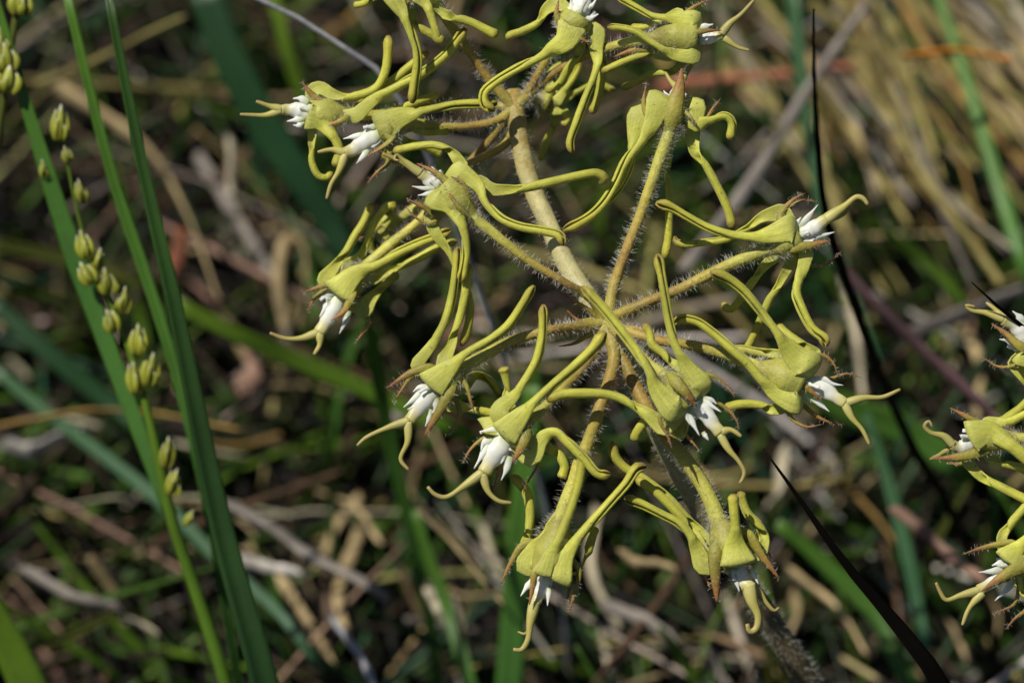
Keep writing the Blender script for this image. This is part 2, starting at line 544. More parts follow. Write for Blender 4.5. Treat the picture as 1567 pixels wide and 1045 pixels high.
def flower(plant, reg, d0, ped, base, mouth, petals, sepals=(), corona=None, tails=(), fingers=(), cup=22.0, ped_r=8.0, hair=520,
           ped_d0=None):
    """one milkweed flower: cup with stalk, reflexed petals, sepals, white corona with two tails"""
    bp = place(reg, [base], d0)[0]
    mp = place(reg, [mouth], d0)[0]
    ax = unit(mp - bp)
    ln = np.linalg.norm(mp - bp)
    # cup (the corolla tube) as the flower's own mesh
    cc = catmull([bp - ax * 0.1 * ln, bp + ax * 0.3 * ln, bp + ax * 0.7 * ln, mp - ax * 0.06 * ln], 14)

    def cup_r(t):
        return S * (ped_r + (cup - ped_r) * sstep(0.0, 0.62, t) - 3.0 * sstep(0.8, 1.0, t))
    rows = tube_rows(cc, [cup_r(t) for t in np.linspace(0, 1, 14)], 14, lump=0.07)
    v, f = loft(rows)
    fl = mesh_obj('flower', v, f, M['calyx'], plant, t=np.repeat(np.linspace(0, 1, 14), 14))
    hc = [(cc[:9], cup_r, 260, 9 * S)]
    if ped is not None:
        pp = catmull(np.vstack([place(0, ped[0], 0.0), place(reg, ped[1], d0), [bp, bp + ax * ln * 0.2]]), 30)

        def pr(t):
            return S * 0.9 * (ped_r * 1.15 - 2.0 * math.sin(math.pi * min(t * 1.15, 1)) + 1.5 * sstep(0.8, 1, t))
        v, f = loft(tube_rows(pp, [pr(t) for t in np.linspace(0, 1, 30)], 10, lump=0.05))
        mesh_obj('flower_stalk', v, f, M['pedicel'], fl, t=np.repeat(np.linspace(0, 1, 30), 10))
        hc.append((pp, pr, hair, 10 * S))
    cin = mp - ax * 3 * S
    for spec in petals:
        A, B, path = spec[:3]
        o = spec[3] if len(spec) > 3 else {}
        dr, de = o.get('d', (18, 0))
        ab = place(reg, [A, B], d0, (dr, dr))
        pa = place(reg, path, d0, (dr * 0.9, de))
        petal(fl, cin, (bp * 0.45 + mp * 0.55), ab[0], ab[1], pa, o.get('w', 17.0), o.get('roll'), o.get('bulb', 1.12))
    for spec in sepals:
        pts_, wd, ds = spec[0], (spec[1] if len(spec) > 1 else 9.0), (spec[2] if len(spec) > 2 else (14, 10))
        sp = place(reg, pts_, d0, ds)
        root = bp + ax * ln * 0.5
        if np.linalg.norm(sp[0] - root) > 14 * S and np.dot(sp[1] - sp[0], root - sp[0]) < 0:
            sp = np.vstack([[root], sp])
        else:
            foot = bp + ax * np.clip(np.dot(sp[0] - bp, ax), 0, ln)
            sp[0] = sp[0] * 0.45 + foot * 0.55              # grows out of the cup
        c = catmull(sp, 16)

        def sr(t, wd=wd):
            return S * wd * 0.5 * (0.45 + 0.7 * sstep(0, .3, t)) * max(0.08, 1 - max(0, (t - 0.3) / 0.74) ** 1.5)
        v, f = loft(tube_rows(c, [sr(t) for t in np.linspace(0, 1, 16)], 8, flat=0.55, lump=0.05))
        mesh_obj('sepal', v, f, M['sepal'], fl, t=np.repeat(np.linspace(0, 1, 16), 8))
        hc.append((c, sr, 60, 6 * S))
    hairs_on(hc, fl)
    if corona:
        cp, r0, r1 = corona[:3]
        ds = corona[3] if len(corona) > 3 else (0, 6)
        c = np.vstack([[cin - ax * 4 * S], place(reg, cp, d0, ds)])
        o = tube('corona', c, lambda t: S * (r0 * 0.8 + (r0 * 0.3) * math.sin(math.pi * min(1, t * 1.3)) + (r1 - r0 * 0.8) * sstep(0.35, 1, t)),
                 M['corona'], fl, n=22, k=14, flat=0.75, lump=0.1)
        for _ in range(4):     # ragged small lobes round the corona's foot
            u = np.array([rng.normal(), rng.normal(), rng.normal()])
            sd = unit(u - np.dot(u, ax) * ax)
            q0 = cin + sd * r0 * 0.7 * S
            tube('corona_lobe', [q0, q0 + (ax * 0.7 + sd * 0.5) * r0 * S * 0.9, q0 + (ax * 1.3 + sd * 0.6) * r0 * S * rng.uniform(0.9, 1.5)],
                 lambda t: S * 4.6 * (1 - 0.45 * t) * (1 + 0.2 * math.sin(8 * t)), M['finger'], fl, n=9, k=7, flat=0.5, lump=0.3)
    for tl in tails:
        pts_, r0 = tl[0], tl[1]
        ds = tl[2] if len(tl) > 2 else (6, 12)
        tube('corona_tail', place(reg, pts_, d0, ds), lambda t: S * (r0 * (1 - 0.75 * t) * (1 + 0.15 * math.sin(9 * t)) + 0.6),
             M['tail'], fl, n=24, k=8, flat=0.8)
    for fg in fingers:
        pts_, r0 = fg[0], fg[1]
        ds = fg[2] if len(fg) > 2 else (4, 8)
        tube('corona_lobe', place(reg, pts_, d0, ds), lambda t: S * r0 * (0.95 - 0.1 * t + 0.14 * math.sin(6 * t + r0)) * (1 - 0.85 * max(0, t - 0.45) / 0.55),
             M['finger'], fl, n=14, k=8, flat=0.5, lump=0.18)
    return fl


def thing(name, label, cat, loc=(0, 0, 0), group=None):
    o = bpy.data.objects.new(name, None)
    o.empty_display_size = 0.01
    COL.objects.link(o)
    o['label'] = label
    o['category'] = cat
    if group:
        o['group'] = group
    return o


def tag(o, label, cat, group=None):
    o['label'] = label
    o['category'] = cat
    if group:
        o['group'] = group
    return o


def to_ground(pts, lean=0.25, zend=-0.004):
    """continue a path from its last point down into the soil"""
    a, b = pts[-2], pts[-1]
    h = b[2] - zend
    if h <= 0:
        return pts
    hd = (b - a) * np.array([1, 1, 0])
    hd = unit(hd) if np.linalg.norm(hd) > 1e-9 else np.zeros(3)
    mid = b + hd * h * lean * 0.6 - np.array([0, 0, h * 0.5])
    end = b + hd * h * lean * 0.8 - np.array([0, 0, h])
    return np.vstack([pts, [mid, end]])


# ------------------------------------------------------------------ ground
def ground():
    n = 90
    u = np.linspace(-1, 1, n)
    ax = np.sign(u) * (np.abs(u) ** 4.0) * 40 + u * 0.3
    V = []
    for y in ax:
        for x in ax:
            r = math.hypot(x, y)
            z = -0.004 + 0.003 * math.sin(x * 61 + 1) * math.sin(y * 53) + 0.002 * math.sin(x * 150 + y * 90)
            if r > 3:
                z += 0.02 * math.sin(x * 0.8) * math.sin(y * 0.7)
            V.append((x, y + 0.1, z))
    F = [(j * n + i, j * n + i + 1, (j + 1) * n + i + 1, (j + 1) * n + i) for j in range(n - 1) for i in range(n - 1)]
    o = mesh_obj('ground', V, F, M['soil'])
    o['kind'] = 'structure'


ground()

# ------------------------------------------------------------------ the flowering milkweed
plant = thing('milkweed_plant', 'hairy milkweed stem with umbels of yellow-green flowers with white centres', 'plant')
stem_px = [(785, 140, -150), (793, 200, -135), (808, 270, -125), (838, 340, -105), (875, 420, -70), (928, 492, -35), (965, 565, -60), (1012, 670, -120),
           (1085, 800, -210), (1160, 920, -300), (1245, 1060, -410)]
stem_pts = to_ground(place(0, stem_px, 0.0))
stem_c = catmull(stem_pts[::-1], 60)
def stem_r(t): return S * (23 - 8.5 * t)
v, f = loft(tube_rows(stem_c, [stem_r(t) for t in np.linspace(0, 1, 60)], 14, lump=0.04))
stem = mesh_obj('stem', v, f, M['stem'], plant, t=np.repeat(np.linspace(0, 1, 60), 14))
hairs_on([(stem_c[:38], stem_r, 3600, 14 * S), (stem_c[36:], lambda t: stem_r(0.6 + 0.4 * t), 1100, 9 * S)], stem, w=0.2 * S)
# narrow bracts at the umbel's node
for pts_ in ([(925, 492, -10), (895, 470, 0), (860, 448, 10)], [(915, 488, -10), (885, 490, 0), (868, 475, 6)], [(935, 500, 0), (985, 505, 10), (990, 520, 20)],
             [(905, 508, -10), (880, 525, 0), (855, 530, 4)]):
    c = catmull(place(0, pts_, 0), 10)
    v, f = loft(tube_rows(c, [S * 4.5 * (1.05 - t) + 0.4 * S for t in np.linspace(0, 1, 10)], 6, flat=0.5))
    mesh_obj('bract', v, f, M['sepal'], plant, t=np.repeat(np.linspace(0.3, 1, 10), 6))

HUB = [(926, 492, -15)]
UHUB = [(788, 165, -140)]

# upper left of the front umbel
flower(plant, 4, 35, (HUB + [(905, 458, 5)], [(1050, 860), (880, 760), (720, 640), (620, 560)]), (540, 500), (350, 300), [
    ((370, 300), (272, 448), [(415, 430), (478, 560), (496, 690), (480, 800), (466, 865)], {'d': (20, 14), 'roll': 1.5}),
    ((405, 255), (500, 192), [(560, 310), (620, 420), (700, 500), (800, 545), (930, 570), (1035, 600), (1055, 655)], {'d': (14, 40), 'roll': -0.9}),
    ((440, 190), (515, 225), [(420, 130), (330, 85), (220, 90), (80, 120)], {'d': (-22, -40), 'w': 15}),
    ((560, 250), (595, 340), [(640, 335), (800, 330), (1000, 290), (1150, 255), (1250, 245), (1288, 275), (1262, 305)], {'d': (-20, -30), 'roll': 2.6}),
    ((250, 500), (330, 470), [(310, 560), (400, 700), (480, 850), (520, 1000), (500, 1150), (470, 1230)], {'d': (-20, -18), 'w': 15}),
], [([(420, 330), (340, 250), (215, 187)], 11), ([(330, 480), (260, 440), (155, 388)], 11, (-6, 0)), ([(290, 530), (200, 490), (150, 430)], 6, (-12, -8)),
    ([(520, 520), (450, 430), (372, 310)], 8, (26, 24)), ([(560, 380), (480, 300), (410, 262)], 7, (24, 20))],
       ([(310, 300), (240, 245)], 11, 8), [([(240, 245), (170, 200), (100, 165), (20, 132)], 6.5), ([(200, 215), (140, 170), (100, 140), (90, 165), (115, 172)], 4.5, (8, 22))],
       [([(330, 325), (260, 330), (188, 318)], 4), ([(325, 345), (260, 365), (222, 370)], 4), ([(330, 290), (290, 250), (255, 222)], 4, (-4, -6)), ([(345, 270), (320, 230), (300, 205)], 3.5, (-8, -10))], cup=26)

# top of the front umbel, seen from behind
flower(plant, 6, -30, (HUB + [(934, 465, -20)], [(290, 1280), (390, 1000), (450, 850), (520, 650), (580, 480)]), (610, 400), (650, 190, -16), [
    ((480, 195), (640, 168), [(520, 320), (440, 450), (360, 550), (300, 680), (240, 780), (180, 845), (90, 905), (5, 942)], {'d': (12, 40), 'roll': 1.5, 'w': 18}),
    ((395, 340), (465, 235), [(400, 450), (395, 560), (335, 690), (260, 775), (170, 850)], {'d': (-8, 25), 'w': 15}),
    ((705, 190), (812, 280), [(765, 335), (850, 310), (930, 288), (972, 325), (962, 430)], {'d': (-5, -20)}),
    ((700, 380), (790, 370), [(760, 500), (830, 590), (900, 720), (950, 830), (975, 940)], {'d': (-26, -40), 'w': 16}),
    ((560, 400), (650, 400), [(600, 560), (612, 680), (612, 850), (605, 1000), (585, 1110)], {'d': (-36, -45), 'w': 15}),
], [([(612, 400), (640, 260), (672, 120), (684, 18)], 27, (12, 6)), ([(450, 350), (468, 240), (485, 95)], 8, (8, 6)), ([(720, 230), (745, 310), (760, 350)], 6),
    ([(815, 310), (860, 250), (908, 188)], 8, (-10, -14)), ([(700, 420), (720, 300), (700, 215)], 7, (-4, -10))],
       ([(655, 150, -20), (672, 110, -22)], 10, 6, (-20, -24)), [([(665, 130), (700, 60), (735, 5), (790, -90)], 5.5, (-22, -26)), ([(660, 130), (620, 90), (590, 40)], 5, (-30, -46))],
       [([(620, 190), (590, 160), (580, 145)], 3.5, (-20, -24)), ([(720, 210), (740, 180), (752, 185)], 3.5, (-20, -24))], cup=20, ped_r=9.5, hair=900)

# right, along the upper pedicel
flower(plant, 7, 8, (HUB + [(950, 480, 0)], [(0, 755), (200, 675), (400, 575), (560, 505)]), (690, 455), (880, 375), [
    ((790, 252), (866, 412), [(640, 382), (480, 372), (350, 332), (230, 268), (130, 212), (50, 190)], {'d': (24, 40), 'roll': -1.3, 'w': 16, 'bulb': 1.35}),
    ((735, 200), (810, 285), [(660, 270), (560, 340), (450, 395), (330, 412), (215, 425), (165, 405), (160, 380)], {'d': (-16, -30), 'w': 14}),
    ((868, 490), (957, 475), [(890, 565), (850, 690), (880, 790), (945, 910), (1012, 965), (1020, 1010)], {'d': (4, 10), 'w': 19, 'roll': 1.2}),
    ((800, 500), (860, 540), [(805, 560), (755, 650), (700, 735), (650, 850), (600, 965), (555, 1050)], {'d': (-22, -40), 'w': 15}),
    ((700, 470), (760, 520), [(670, 550), (600, 640), (530, 740), (475, 795), (430, 758)], {'d': (-36, -70), 'w': 15}),
], [([(760, 480), (880, 440), (980, 420), (1048, 405)], 15, (16, 14)), ([(760, 270), (830, 175), (905, 132)], 10, (-10, -10)), ([(780, 250), (890, 175), (980, 188)], 8, (-20, -20)),
    ([(950, 550), (1050, 522), (1112, 460)], 6, (-14, -16)), ([(650, 420), (740, 320), (790, 260)], 6, (20, 20))],
       ([(930, 345), (1030, 275)], 13, 8), [([(1020, 285), (1120, 215), (1200, 155), (1235, 165), (1262, 200)], 8), ([(1030, 280), (1130, 240), (1180, 170), (1225, 150)], 6, (0, -10))],
       [([(860, 345), (920, 270), (975, 200)], 5.5), ([(880, 390), (980, 380), (1072, 355)], 6, (0, 0)), ([(870, 370), (920, 400), (960, 395)], 6), ([(850, 330), (860, 300), (880, 270)], 4.5)], cup=22, ped_r=9.5, hair=700)

# right, level
flower(plant, 12, 28, (HUB + [(955, 505, 0)], [(0, 205), (200, 235), (400, 290), (520, 335)]), (600, 365), (890, 480), [
    ((958, 272), (880, 462), [(845, 315), (740, 190), (609, 17), (500, -110), (394, -187), (308, -214)], {'d': (30, 46), 'roll': -1.3, 'w': 18}),
    ((866, 522), (828, 672), [(715, 535), (615, 435), (540, 342), (440, 255), (330, 160), (220, 85), (120, 75), (82, 108)], {'d': (24, 44), 'roll': 1.2, 'w': 18}),
    ((760, 270), (820, 330), [(690, 285), (600, 275), (500, 255), (410, 262)], {'d': (-20, -40)}),
    ((780, 640), (720, 600), [(690, 630), (600, 600), (480, 600), (395, 625)], {'d': (-18, -20), 'w': 17}),
    ((1000, 300), (930, 270), [(900, 250), (800, 180), (720, 120)], {'d': (-30, -60)}),
], [([(780, 430), (860, 470), (930, 520), (1003, 578)], 13, (20, 16)), ([(800, 670), (900, 735), (1002, 718)], 7, (8, 8)), ([(900, 620), (1010, 695), (1125, 722)], 8, (-20, -20)),
    ([(990, 290), (1070, 350), (1090, 425)], 7, (-10, -10)), ([(1040, 440), (1150, 408), (1235, 432)], 7, (-18, -18))],
       ([(1000, 500), (1080, 555), (1140, 592)], 13, 8), [([(1140, 590), (1250, 558), (1370, 552), (1478, 505)], 6), ([(1135, 592), (1180, 680), (1245, 755), (1288, 845)], 6)],
       [([(945, 490), (1000, 440), (1060, 470), (1128, 480)], 4.5), ([(930, 560), (990, 600), (1042, 642)], 4.5), ([(930, 480), (960, 450), (1000, 432)], 5)], cup=30, ped_r=9, hair=650)

# crossing in front of the node
flower(plant, 11, 100, (HUB, [(470, 350, -80), (560, 430, -45), (620, 490, -20)]), (680, 530), (850, 690), [
    ((778, 655), (700, 790), [(650, 620), (590, 500), (520, 390), (430, 270), (340, 160), (245, 65)], {'d': (24, 0), 'roll': -1.2, 'w': 19}),
    ((945, 560), (815, 618), [(800, 480), (740, 360), (710, 240), (690, 120), (670, 0), (648, -110)], {'d': (18, 14), 'roll': 1.5, 'w': 17, 'bulb': 1.3}),
    ((730, 840), (640, 800), [(610, 755), (500, 682), (400, 642), (250, 632), (130, 640), (58, 672)], {'d': (-6, -6), 'roll': -1.2, 'w': 18}),
    ((760, 520), (820, 500), [(730, 470), (680, 420), (622, 372), (605, 310), (575, 262)], {'d': (-12, -16), 'w': 15}),
    ((830, 830), (740, 850), [(680, 800), (600, 775), (540, 840), (524, 888)], {'d': (-30, -45)}),
], [([(720, 510), (790, 620), (858, 705)], 18, (40, 30)), ([(660, 760), (702, 860), (726, 922)], 8, (14, 10)), ([(900, 530), (1020, 590), (1062, 660)], 7, (2, 0)),
    ([(980, 690), (1060, 760), (1086, 832)], 7, (-14, -16)), ([(800, 850), (850, 910), (880, 950)], 7, (-20, -22))],
       ([(890, 720), (940, 790), (985, 845)], 12, 9), [([(980, 840), (1040, 828), (1095, 862)], 6), ([(980, 850), (1030, 935), (1078, 990), (1110, 1050), (1100, 1090), (1085, 1112)], 5.5)],
       [([(860, 660), (920, 690), (988, 732)], 5), ([(800, 720), (835, 790), (872, 858)], 5), ([(790, 700), (805, 760), (820, 800)], 4), ([(890, 840), (920, 882)], 4), ([(890, 660), (940, 670), (965, 690)], 4.5)], cup=24)

# left
flower(plant, 8, 40, (HUB + [(905, 497, -6)], [(1050, 298), (940, 325), (830, 360), (720, 420)]), (590, 495), (420, 610), [
    ((352, 535), (478, 648), [(600, 425), (740, 345), (830, 272), (900, 170), (967, 60)], {'d': (26, 34), 'roll': 1.4, 'w': 17}),
    ((300, 495), (372, 470), [(425, 370), (492, 255), (530, 120), (548, 0), (562, -148)], {'d': (2, -4), 'roll': 1.0, 'w': 17}),
    ((450, 440), (530, 450), [(535, 340), (585, 170), (612, 20), (622, -60)], {'d': (-8, -6), 'w': 16}),
    ((480, 660), (540, 720), [(560, 700), (650, 720), (760, 742)], {'d': (-14, -20), 'w': 16}),
    ((560, 620), (620, 560), [(650, 540), (720, 560), (780, 640)], {'d': (-34, -60), 'w': 15}),
], [([(400, 500), (320, 520), (178, 608)], 14, (18, 14)), ([(330, 530), (270, 600), (214, 688)], 7, (-4, -6)), ([(560, 540), (500, 660), (430, 780), (378, 868)], 17, (24, 18)),
    ([(590, 570), (630, 680), (652, 745)], 7, (8, 4)), ([(570, 760), (530, 820), (488, 874)], 7, (-10, -12))],
       ([(370, 690), (300, 780)], 14, 9), [([(300, 780), (190, 815), (70, 870), (22, 912)], 6), ([(295, 785), (292, 890), (255, 985), (298, 1042)], 6)],
       [([(390, 610), (330, 660), (270, 708)], 6), ([(410, 620), (360, 600), (320, 625)], 6), ([(440, 660), (440, 720), (420, 740)], 6), ([(420, 720), (400, 780), (385, 810)], 4), ([(400, 640), (330, 700), (290, 720)], 5)], cup=25, ped_r=9, hair=700)

# lower left of the node
flower(plant, 9, 75, (HUB + [(915, 530, 0)], [(880, 220, -50), (780, 320, -30), (670, 430, -12)]), (590, 500), (450, 590), [
    ((382, 540), (530, 608), [(605, 415), (720, 310), (830, 215), (930, 120), (1000, 28)], {'d': (26, 20), 'roll': 1.3, 'w': 18, 'bulb': 1.4}),
    ((380, 480), (480, 445), [(440, 430), (505, 375), (575, 280), (632, 180), (662, 50), (668, -118)], {'d': (10, 16), 'roll': 1.2, 'w': 17}),
    ((450, 450), (530, 440), [(475, 390), (472, 300), (452, 212)], {'d': (-14, 0), 'bulb': 1.35, 'w': 15}),
    ((585, 620), (615, 755), [(660, 595), (730, 560), (800, 615), (890, 705), (960, 782), (1025, 785)], {'d': (2, -6), 'roll': -1.2, 'w': 18}),
    ((395, 485), (305, 620), [(420, 520), (480, 520), (560, 540)], {'d': (-4, -60)}),
    ((640, 640), (690, 600), [(700, 650), (745, 680), (778, 740), (762, 808)], {'d': (-24, -26), 'w': 17}),
], [([(590, 520), (560, 620), (502, 728)], 17, (24, 20)), ([(340, 600), (270, 665), (236, 728)], 7, (4, 4)), ([(640, 720), (600, 800), (556, 868)], 7, (-14, -16)), ([(450, 720), (420, 800), (400, 868)], 9, (-16, -16))],
       ([(400, 690), (350, 780)], 17, 10), [([(345, 775), (245, 848), (145, 908), (88, 892), (50, 852)], 6.5), ([(345, 785), (375, 880), (430, 928), (498, 938)], 6)],
       [([(400, 600), (350, 670), (298, 755)], 6), ([(400, 600), (350, 620), (335, 665)], 6), ([(490, 690), (470, 760), (442, 818)], 5.5), ([(440, 600), (470, 640), (500, 660)], 7), ([(430, 640), (400, 700), (370, 720)], 6), ([(450, 640), (455, 700), (440, 730)], 6)], cup=27, ped_r=8)

# hanging lowest, left
flower(plant, 10, 45, (HUB + [(940, 545, 5)], [(500, -40), (450, 110), (412, 200), (380, 300)]), (335, 430), (275, 680), [
    ((255, 685), (388, 720), [(350, 600), (400, 530), (470, 450), (550, 360), (620, 280), (665, 215), (705, 212)], {'d': (30, 10), 'roll': 1.2, 'w': 19}),
    ((212, 665), (292, 690), [(285, 600), (335, 500), (385, 370), (418, 250), (428, 140)], {'d': (34, 20), 'w': 17, 'roll': 0.8}),
    ((150, 600), (222, 672), [(215, 570), (290, 460), (350, 380), (395, 260)], {'d': (4, 0), 'w': 18}),
    ((150, 640), (190, 600), [(182, 530), (200, 430), (188, 330), (150, 275), (118, 250)], {'d': (-20, -26), 'w': 18}),
    ((390, 700), (440, 640), [(440, 600), (465, 530), (482, 470)], {'d': (-22, -40), 'w': 18}),
], [([(180, 540), (115, 630), (74, 718)], 11, (0, 0)), ([(225, 660), (212, 730), (198, 806)], 13, (26, 22)), ([(410, 650), (392, 760), (364, 850)], 9, (10, 8)), ([(375, 700), (365, 760), (355, 805)], 10, (-10, -10))],
       ([(250, 740), (222, 800)], 10, 8), [([(222, 790), (202, 880), (190, 960), (162, 1000), (128, 998)], 8), ([(215, 860), (180, 930), (148, 922)], 4, (-6, -14))],
       [([(215, 690), (185, 730), (160, 768)], 4.5), ([(285, 720), (280, 770), (276, 810)], 4.2)], cup=31, ped_r=11, hair=600)

# hanging lowest, right
flower(plant, 13, 30, (HUB + [(948, 540, -5)], [(250, -130), (400, 60), (520, 240)]), (590, 400), (690, 660), [
    ((605, 668), (785, 600), [(680, 540), (682, 440), (674, 350), (668, 262)], {'d': (36, 46), 'w': 18, 'roll': 0.4}),
    ((468, 605), (548, 688), [(475, 555), (435, 480), (375, 420), (280, 370), (180, 320), (88, 285)], {'d': (4, 10), 'roll': -1.2, 'w': 18}),
    ((480, 560), (540, 600), [(480, 500), (425, 425), (340, 330), (240, 240), (150, 180)], {'d': (-18, -8), 'w': 17}),
    ((790, 600), (848, 550), [(835, 500), (800, 430), (745, 370), (700, 250)], {'d': (-2, 0), 'w': 18}),
    ((520, 600), (600, 560), [(500, 480), (420, 390), (330, 290), (200, 190), (80, 115), (32, 50), (22, -18)], {'d': (-34, -20), 'w': 16, 'bulb': 1.35}),
], [([(575, 470), (574, 610), (582, 846)], 21, (26, 22)), ([(730, 470), (820, 590), (918, 720)], 17, (16, 14)), ([(500, 640), (530, 720), (548, 775)], 9, (-10, -10)), ([(840, 560), (870, 600), (880, 640)], 6, (-10, -12))],
       ([(715, 700), (750, 760)], 10, 11), [([(750, 740), (768, 830), (802, 920), (788, 985), (755, 995), (744, 955)], 10), ([(760, 740), (812, 790), (852, 850), (890, 885), (914, 868)], 5.5, (-10, -16))],
       [([(670, 690), (685, 730), (702, 784)], 4), ([(765, 660), (785, 705), (803, 742)], 4)], cup=30, ped_r=12, hair=700)

# left of the upper umbel
flower(plant, 5, -150, (UHUB + [(778, 215, -150), (740, 240, -165), (700, 262, -160)], [(930, 190), (800, 295), (680, 400)]), (610, 460), (450, 640), [
    ((372, 555), (530, 665), [(560, 500), (680, 450), (820, 370), (950, 310), (1060, 270), (1125, 240)], {'d': (28, 20), 'w': 19, 'roll': -1.3}),
    ((548, 690), (660, 725), [(655, 640), (740, 560), (812, 498)], {'d': (-4, -10), 'w': 17}),
    ((640, 540), (700, 520), [(760, 480), (850, 445), (940, 400), (1050, 340), (1160, 305)], {'d': (-16, -10), 'w': 16}),
    ((335, 565), (410, 500), [(440, 450), (510, 360), (555, 280), (605, 200), (660, 78)], {'d': (0, -20), 'w': 17}),
    ((480, 480), (540, 420), [(590, 390), (650, 230), (700, 150), (770, 95), (795, 130)], {'d': (-30, -50), 'w': 15}),
], [([(440, 550), (370, 570), (245, 612)], 12, (20, 16)), ([(400, 580), (310, 650), (272, 738)], 8, (2, 0)), ([(540, 620), (490, 720), (412, 778)], 14, (24, 20)), ([(640, 800), (600, 850), (555, 918)], 8, (-14, -14))],
       ([(410, 740), (340, 850)], 13, 9), [([(340, 845), (240, 880), (140, 882), (50, 850)], 6), ([(345, 850), (345, 920), (312, 978)], 6.5)],
       [([(420, 650), (380, 700), (345, 755)], 6), ([(420, 650), (400, 640), (390, 690)], 6), ([(520, 720), (500, 780), (462, 855)], 5)], cup=24, ped_r=8)

# far left of the upper umbel
flower(plant, 1, -105, (UHUB + [(740, 160, -150), (640, 165, -140)], [(950, 420, -20)]), (800, 420), (540, 415), [
    ((548, 340), (512, 520), [(610, 455), (680, 540), (732, 640), (712, 770)], {'d': (24, 20), 'w': 19}),
    ((520, 300), (590, 220), [(600, 235), (700, 285), (850, 290), (980, 240), (1035, 150), (1060, 20), (1062, -110)], {'d': (-6, 0), 'w': 17}),
    ((810, 390), (880, 470), [(950, 330), (1150, 212), (1310, 125), (1440, 20), (1580, -160)], {'d': (14, 20), 'w': 19}),
    ((530, 540), (590, 520), [(552, 620), (556, 740), (600, 825), (650, 835), (692, 800)], {'d': (-20, -24), 'w': 13}),
    ((640, 330), (720, 300), [(800, 380), (940, 300), (1080, 200), (1200, 100), (1330, 0)], {'d': (-20, -20), 'w': 17}),
], [([(640, 360), (560, 290), (488, 200)], 13, (4, 4)), ([(840, 425), (760, 450), (660, 492)], 9, (22, 24)), ([(700, 380), (620, 330), (560, 300)], 10, (14, 10))],
       ([(470, 390), (390, 385), (350, 385)], 13, 8), [([(350, 382), (280, 362), (182, 328)], 6), ([(350, 390), (250, 420), (160, 420), (75, 415)], 5.5)],
       [([(530, 340), (480, 310), (428, 310)], 6), ([(510, 430), (450, 450), (388, 462)], 6), ([(500, 460), (460, 490), (430, 485)], 5)], cup=26)

flower(plant, 1, -85, (UHUB + [(760, 185, -130), (690, 195, -120)], [(1300, 480, -20)]), (1160, 470), (985, 540), [
    ((945, 420), (1078, 595), [(1130, 440), (1290, 398), (1514, 354), (1700, 345), (1790, 340)], {'d': (20, 10), 'w': 18, 'roll': 1.4}),
    ((1060, 560), (1120, 520), [(1215, 515), (1310, 532), (1470, 528)], {'d': (-20, -30), 'w': 15}),
    ((1020, 420), (1080, 400), [(1150, 370), (1260, 330), (1400, 280)], {'d': (-24, -40), 'w': 16}),
    ((1090, 600), (1110, 560), [(1220, 600), (1320, 640), (1420, 680)], {'d': (-14, -40), 'w': 15}),
], [([(1090, 570), (1010, 640), (918, 692)], 10, (18, 18)), ([(1060, 740), (990, 800), (918, 878)], 9, (-10, -10)), ([(1030, 690), (1100, 730), (1200, 760)], 9, (-10, -14))],
       ([(900, 600), (820, 655), (770, 672)], 14, 9), [([(770, 670), (690, 650), (592, 667)], 6), ([(775, 680), (735, 790), (682, 880), (652, 978)], 6), ],
       [([(930, 560), (850, 560), (762, 578)], 5.5), ([(950, 540), (930, 510), (918, 482)], 5), ([(930, 650), (890, 700), (850, 742)], 5), ([(980, 530), (950, 560), (920, 600)], 6)], cup=24)

# top edge
flower(plant, 2, -60, (UHUB, [(830, 540, -70), (630, 260, -50), (520, 100, -30)]), (420, -40), (240, -120), [
    ((80, -70), (240, -60), [(245, 90), (300, 210), (340, 330), (345, 430), (325, 560), (308, 690)], {'d': (20, 0), 'w': 18}),
    ((290, -20), (380, -30), [(400, 30), (440, 120), (470, 220), (480, 262), (525, 262)], {'d': (22, 16), 'w': 16}),
    ((470, 40), (470, 110), [(560, 110), (700, 150), (800, 200), (880, 240)], {'d': (-10, -10), 'w': 17}),
    ((250, 60), (330, 20), [(330, 160), (420, 220), (500, 262)], {'d': (-10, -10), 'w': 16}),
    ((120, -40), (170, -120), [(60, -20), (0, 20), (-80, 40)], {'d': (0, -20), 'w': 13}),
], [([(330, -20), (260, 20), (210, 70)], 10, (14, 14))], ([(150, -180), (80, -230)], 13, 9), [], [], cup=30, ped_r=9)
flower(plant, 3, -75, (UHUB, [(100, 590, -60), (180, 450, -40), (250, 330, -30)]), (350, 230), (430, 90), [
    ((308, 105), (460, 218), [(345, 250), (250, 310), (150, 370), (39, 425), (-90, 505), (-160, 575), (-150, 650), (-90, 680)], {'d': (24, 10), 'w': 18, 'roll': 1.2}),
    ((270, -30), (310, 60), [(225, 60), (165, 145), (70, 195), (0, 220), (-10, 250)], {'d': (-6, -10), 'w': 15}),
    ((470, 210), (592, 195), [(530, 290), (540, 390), (515, 490), (470, 600), (410, 760), (372, 880), (388, 945)], {'d': (6, 10), 'w': 16}),
    ((540, 260), (590, 220), [(575, 400), (560, 520), (530, 640), (500, 700)], {'d': (-20, -30), 'w': 16}),
    ((420, 220), (470, 250), [(430, 320), (360, 420), (300, 520), (220, 560)], {'d': (-20, -50), 'w': 15}),
], [([(320, 180), (290, 100), (300, 0)], 10, (16, 14)), ([(430, 230), (470, 255), (500, 262)], 9, (22, 22))],
       ([(440, 40), (450, -30), (455, -60)], 15, 12), [([(455, -60), (500, -130), (560, -200)], 6), ([(455, -60), (400, -140), (330, -180)], 6)],
       [([(420, 110), (480, 120), (545, 88)], 7), ([(400, 80), (380, 40), (375, 0)], 6), ([(430, 60), (500, 40), (530, 0)], 7), ([(350, 110), (370, 60), (390, 20)], 6)], cup=28)
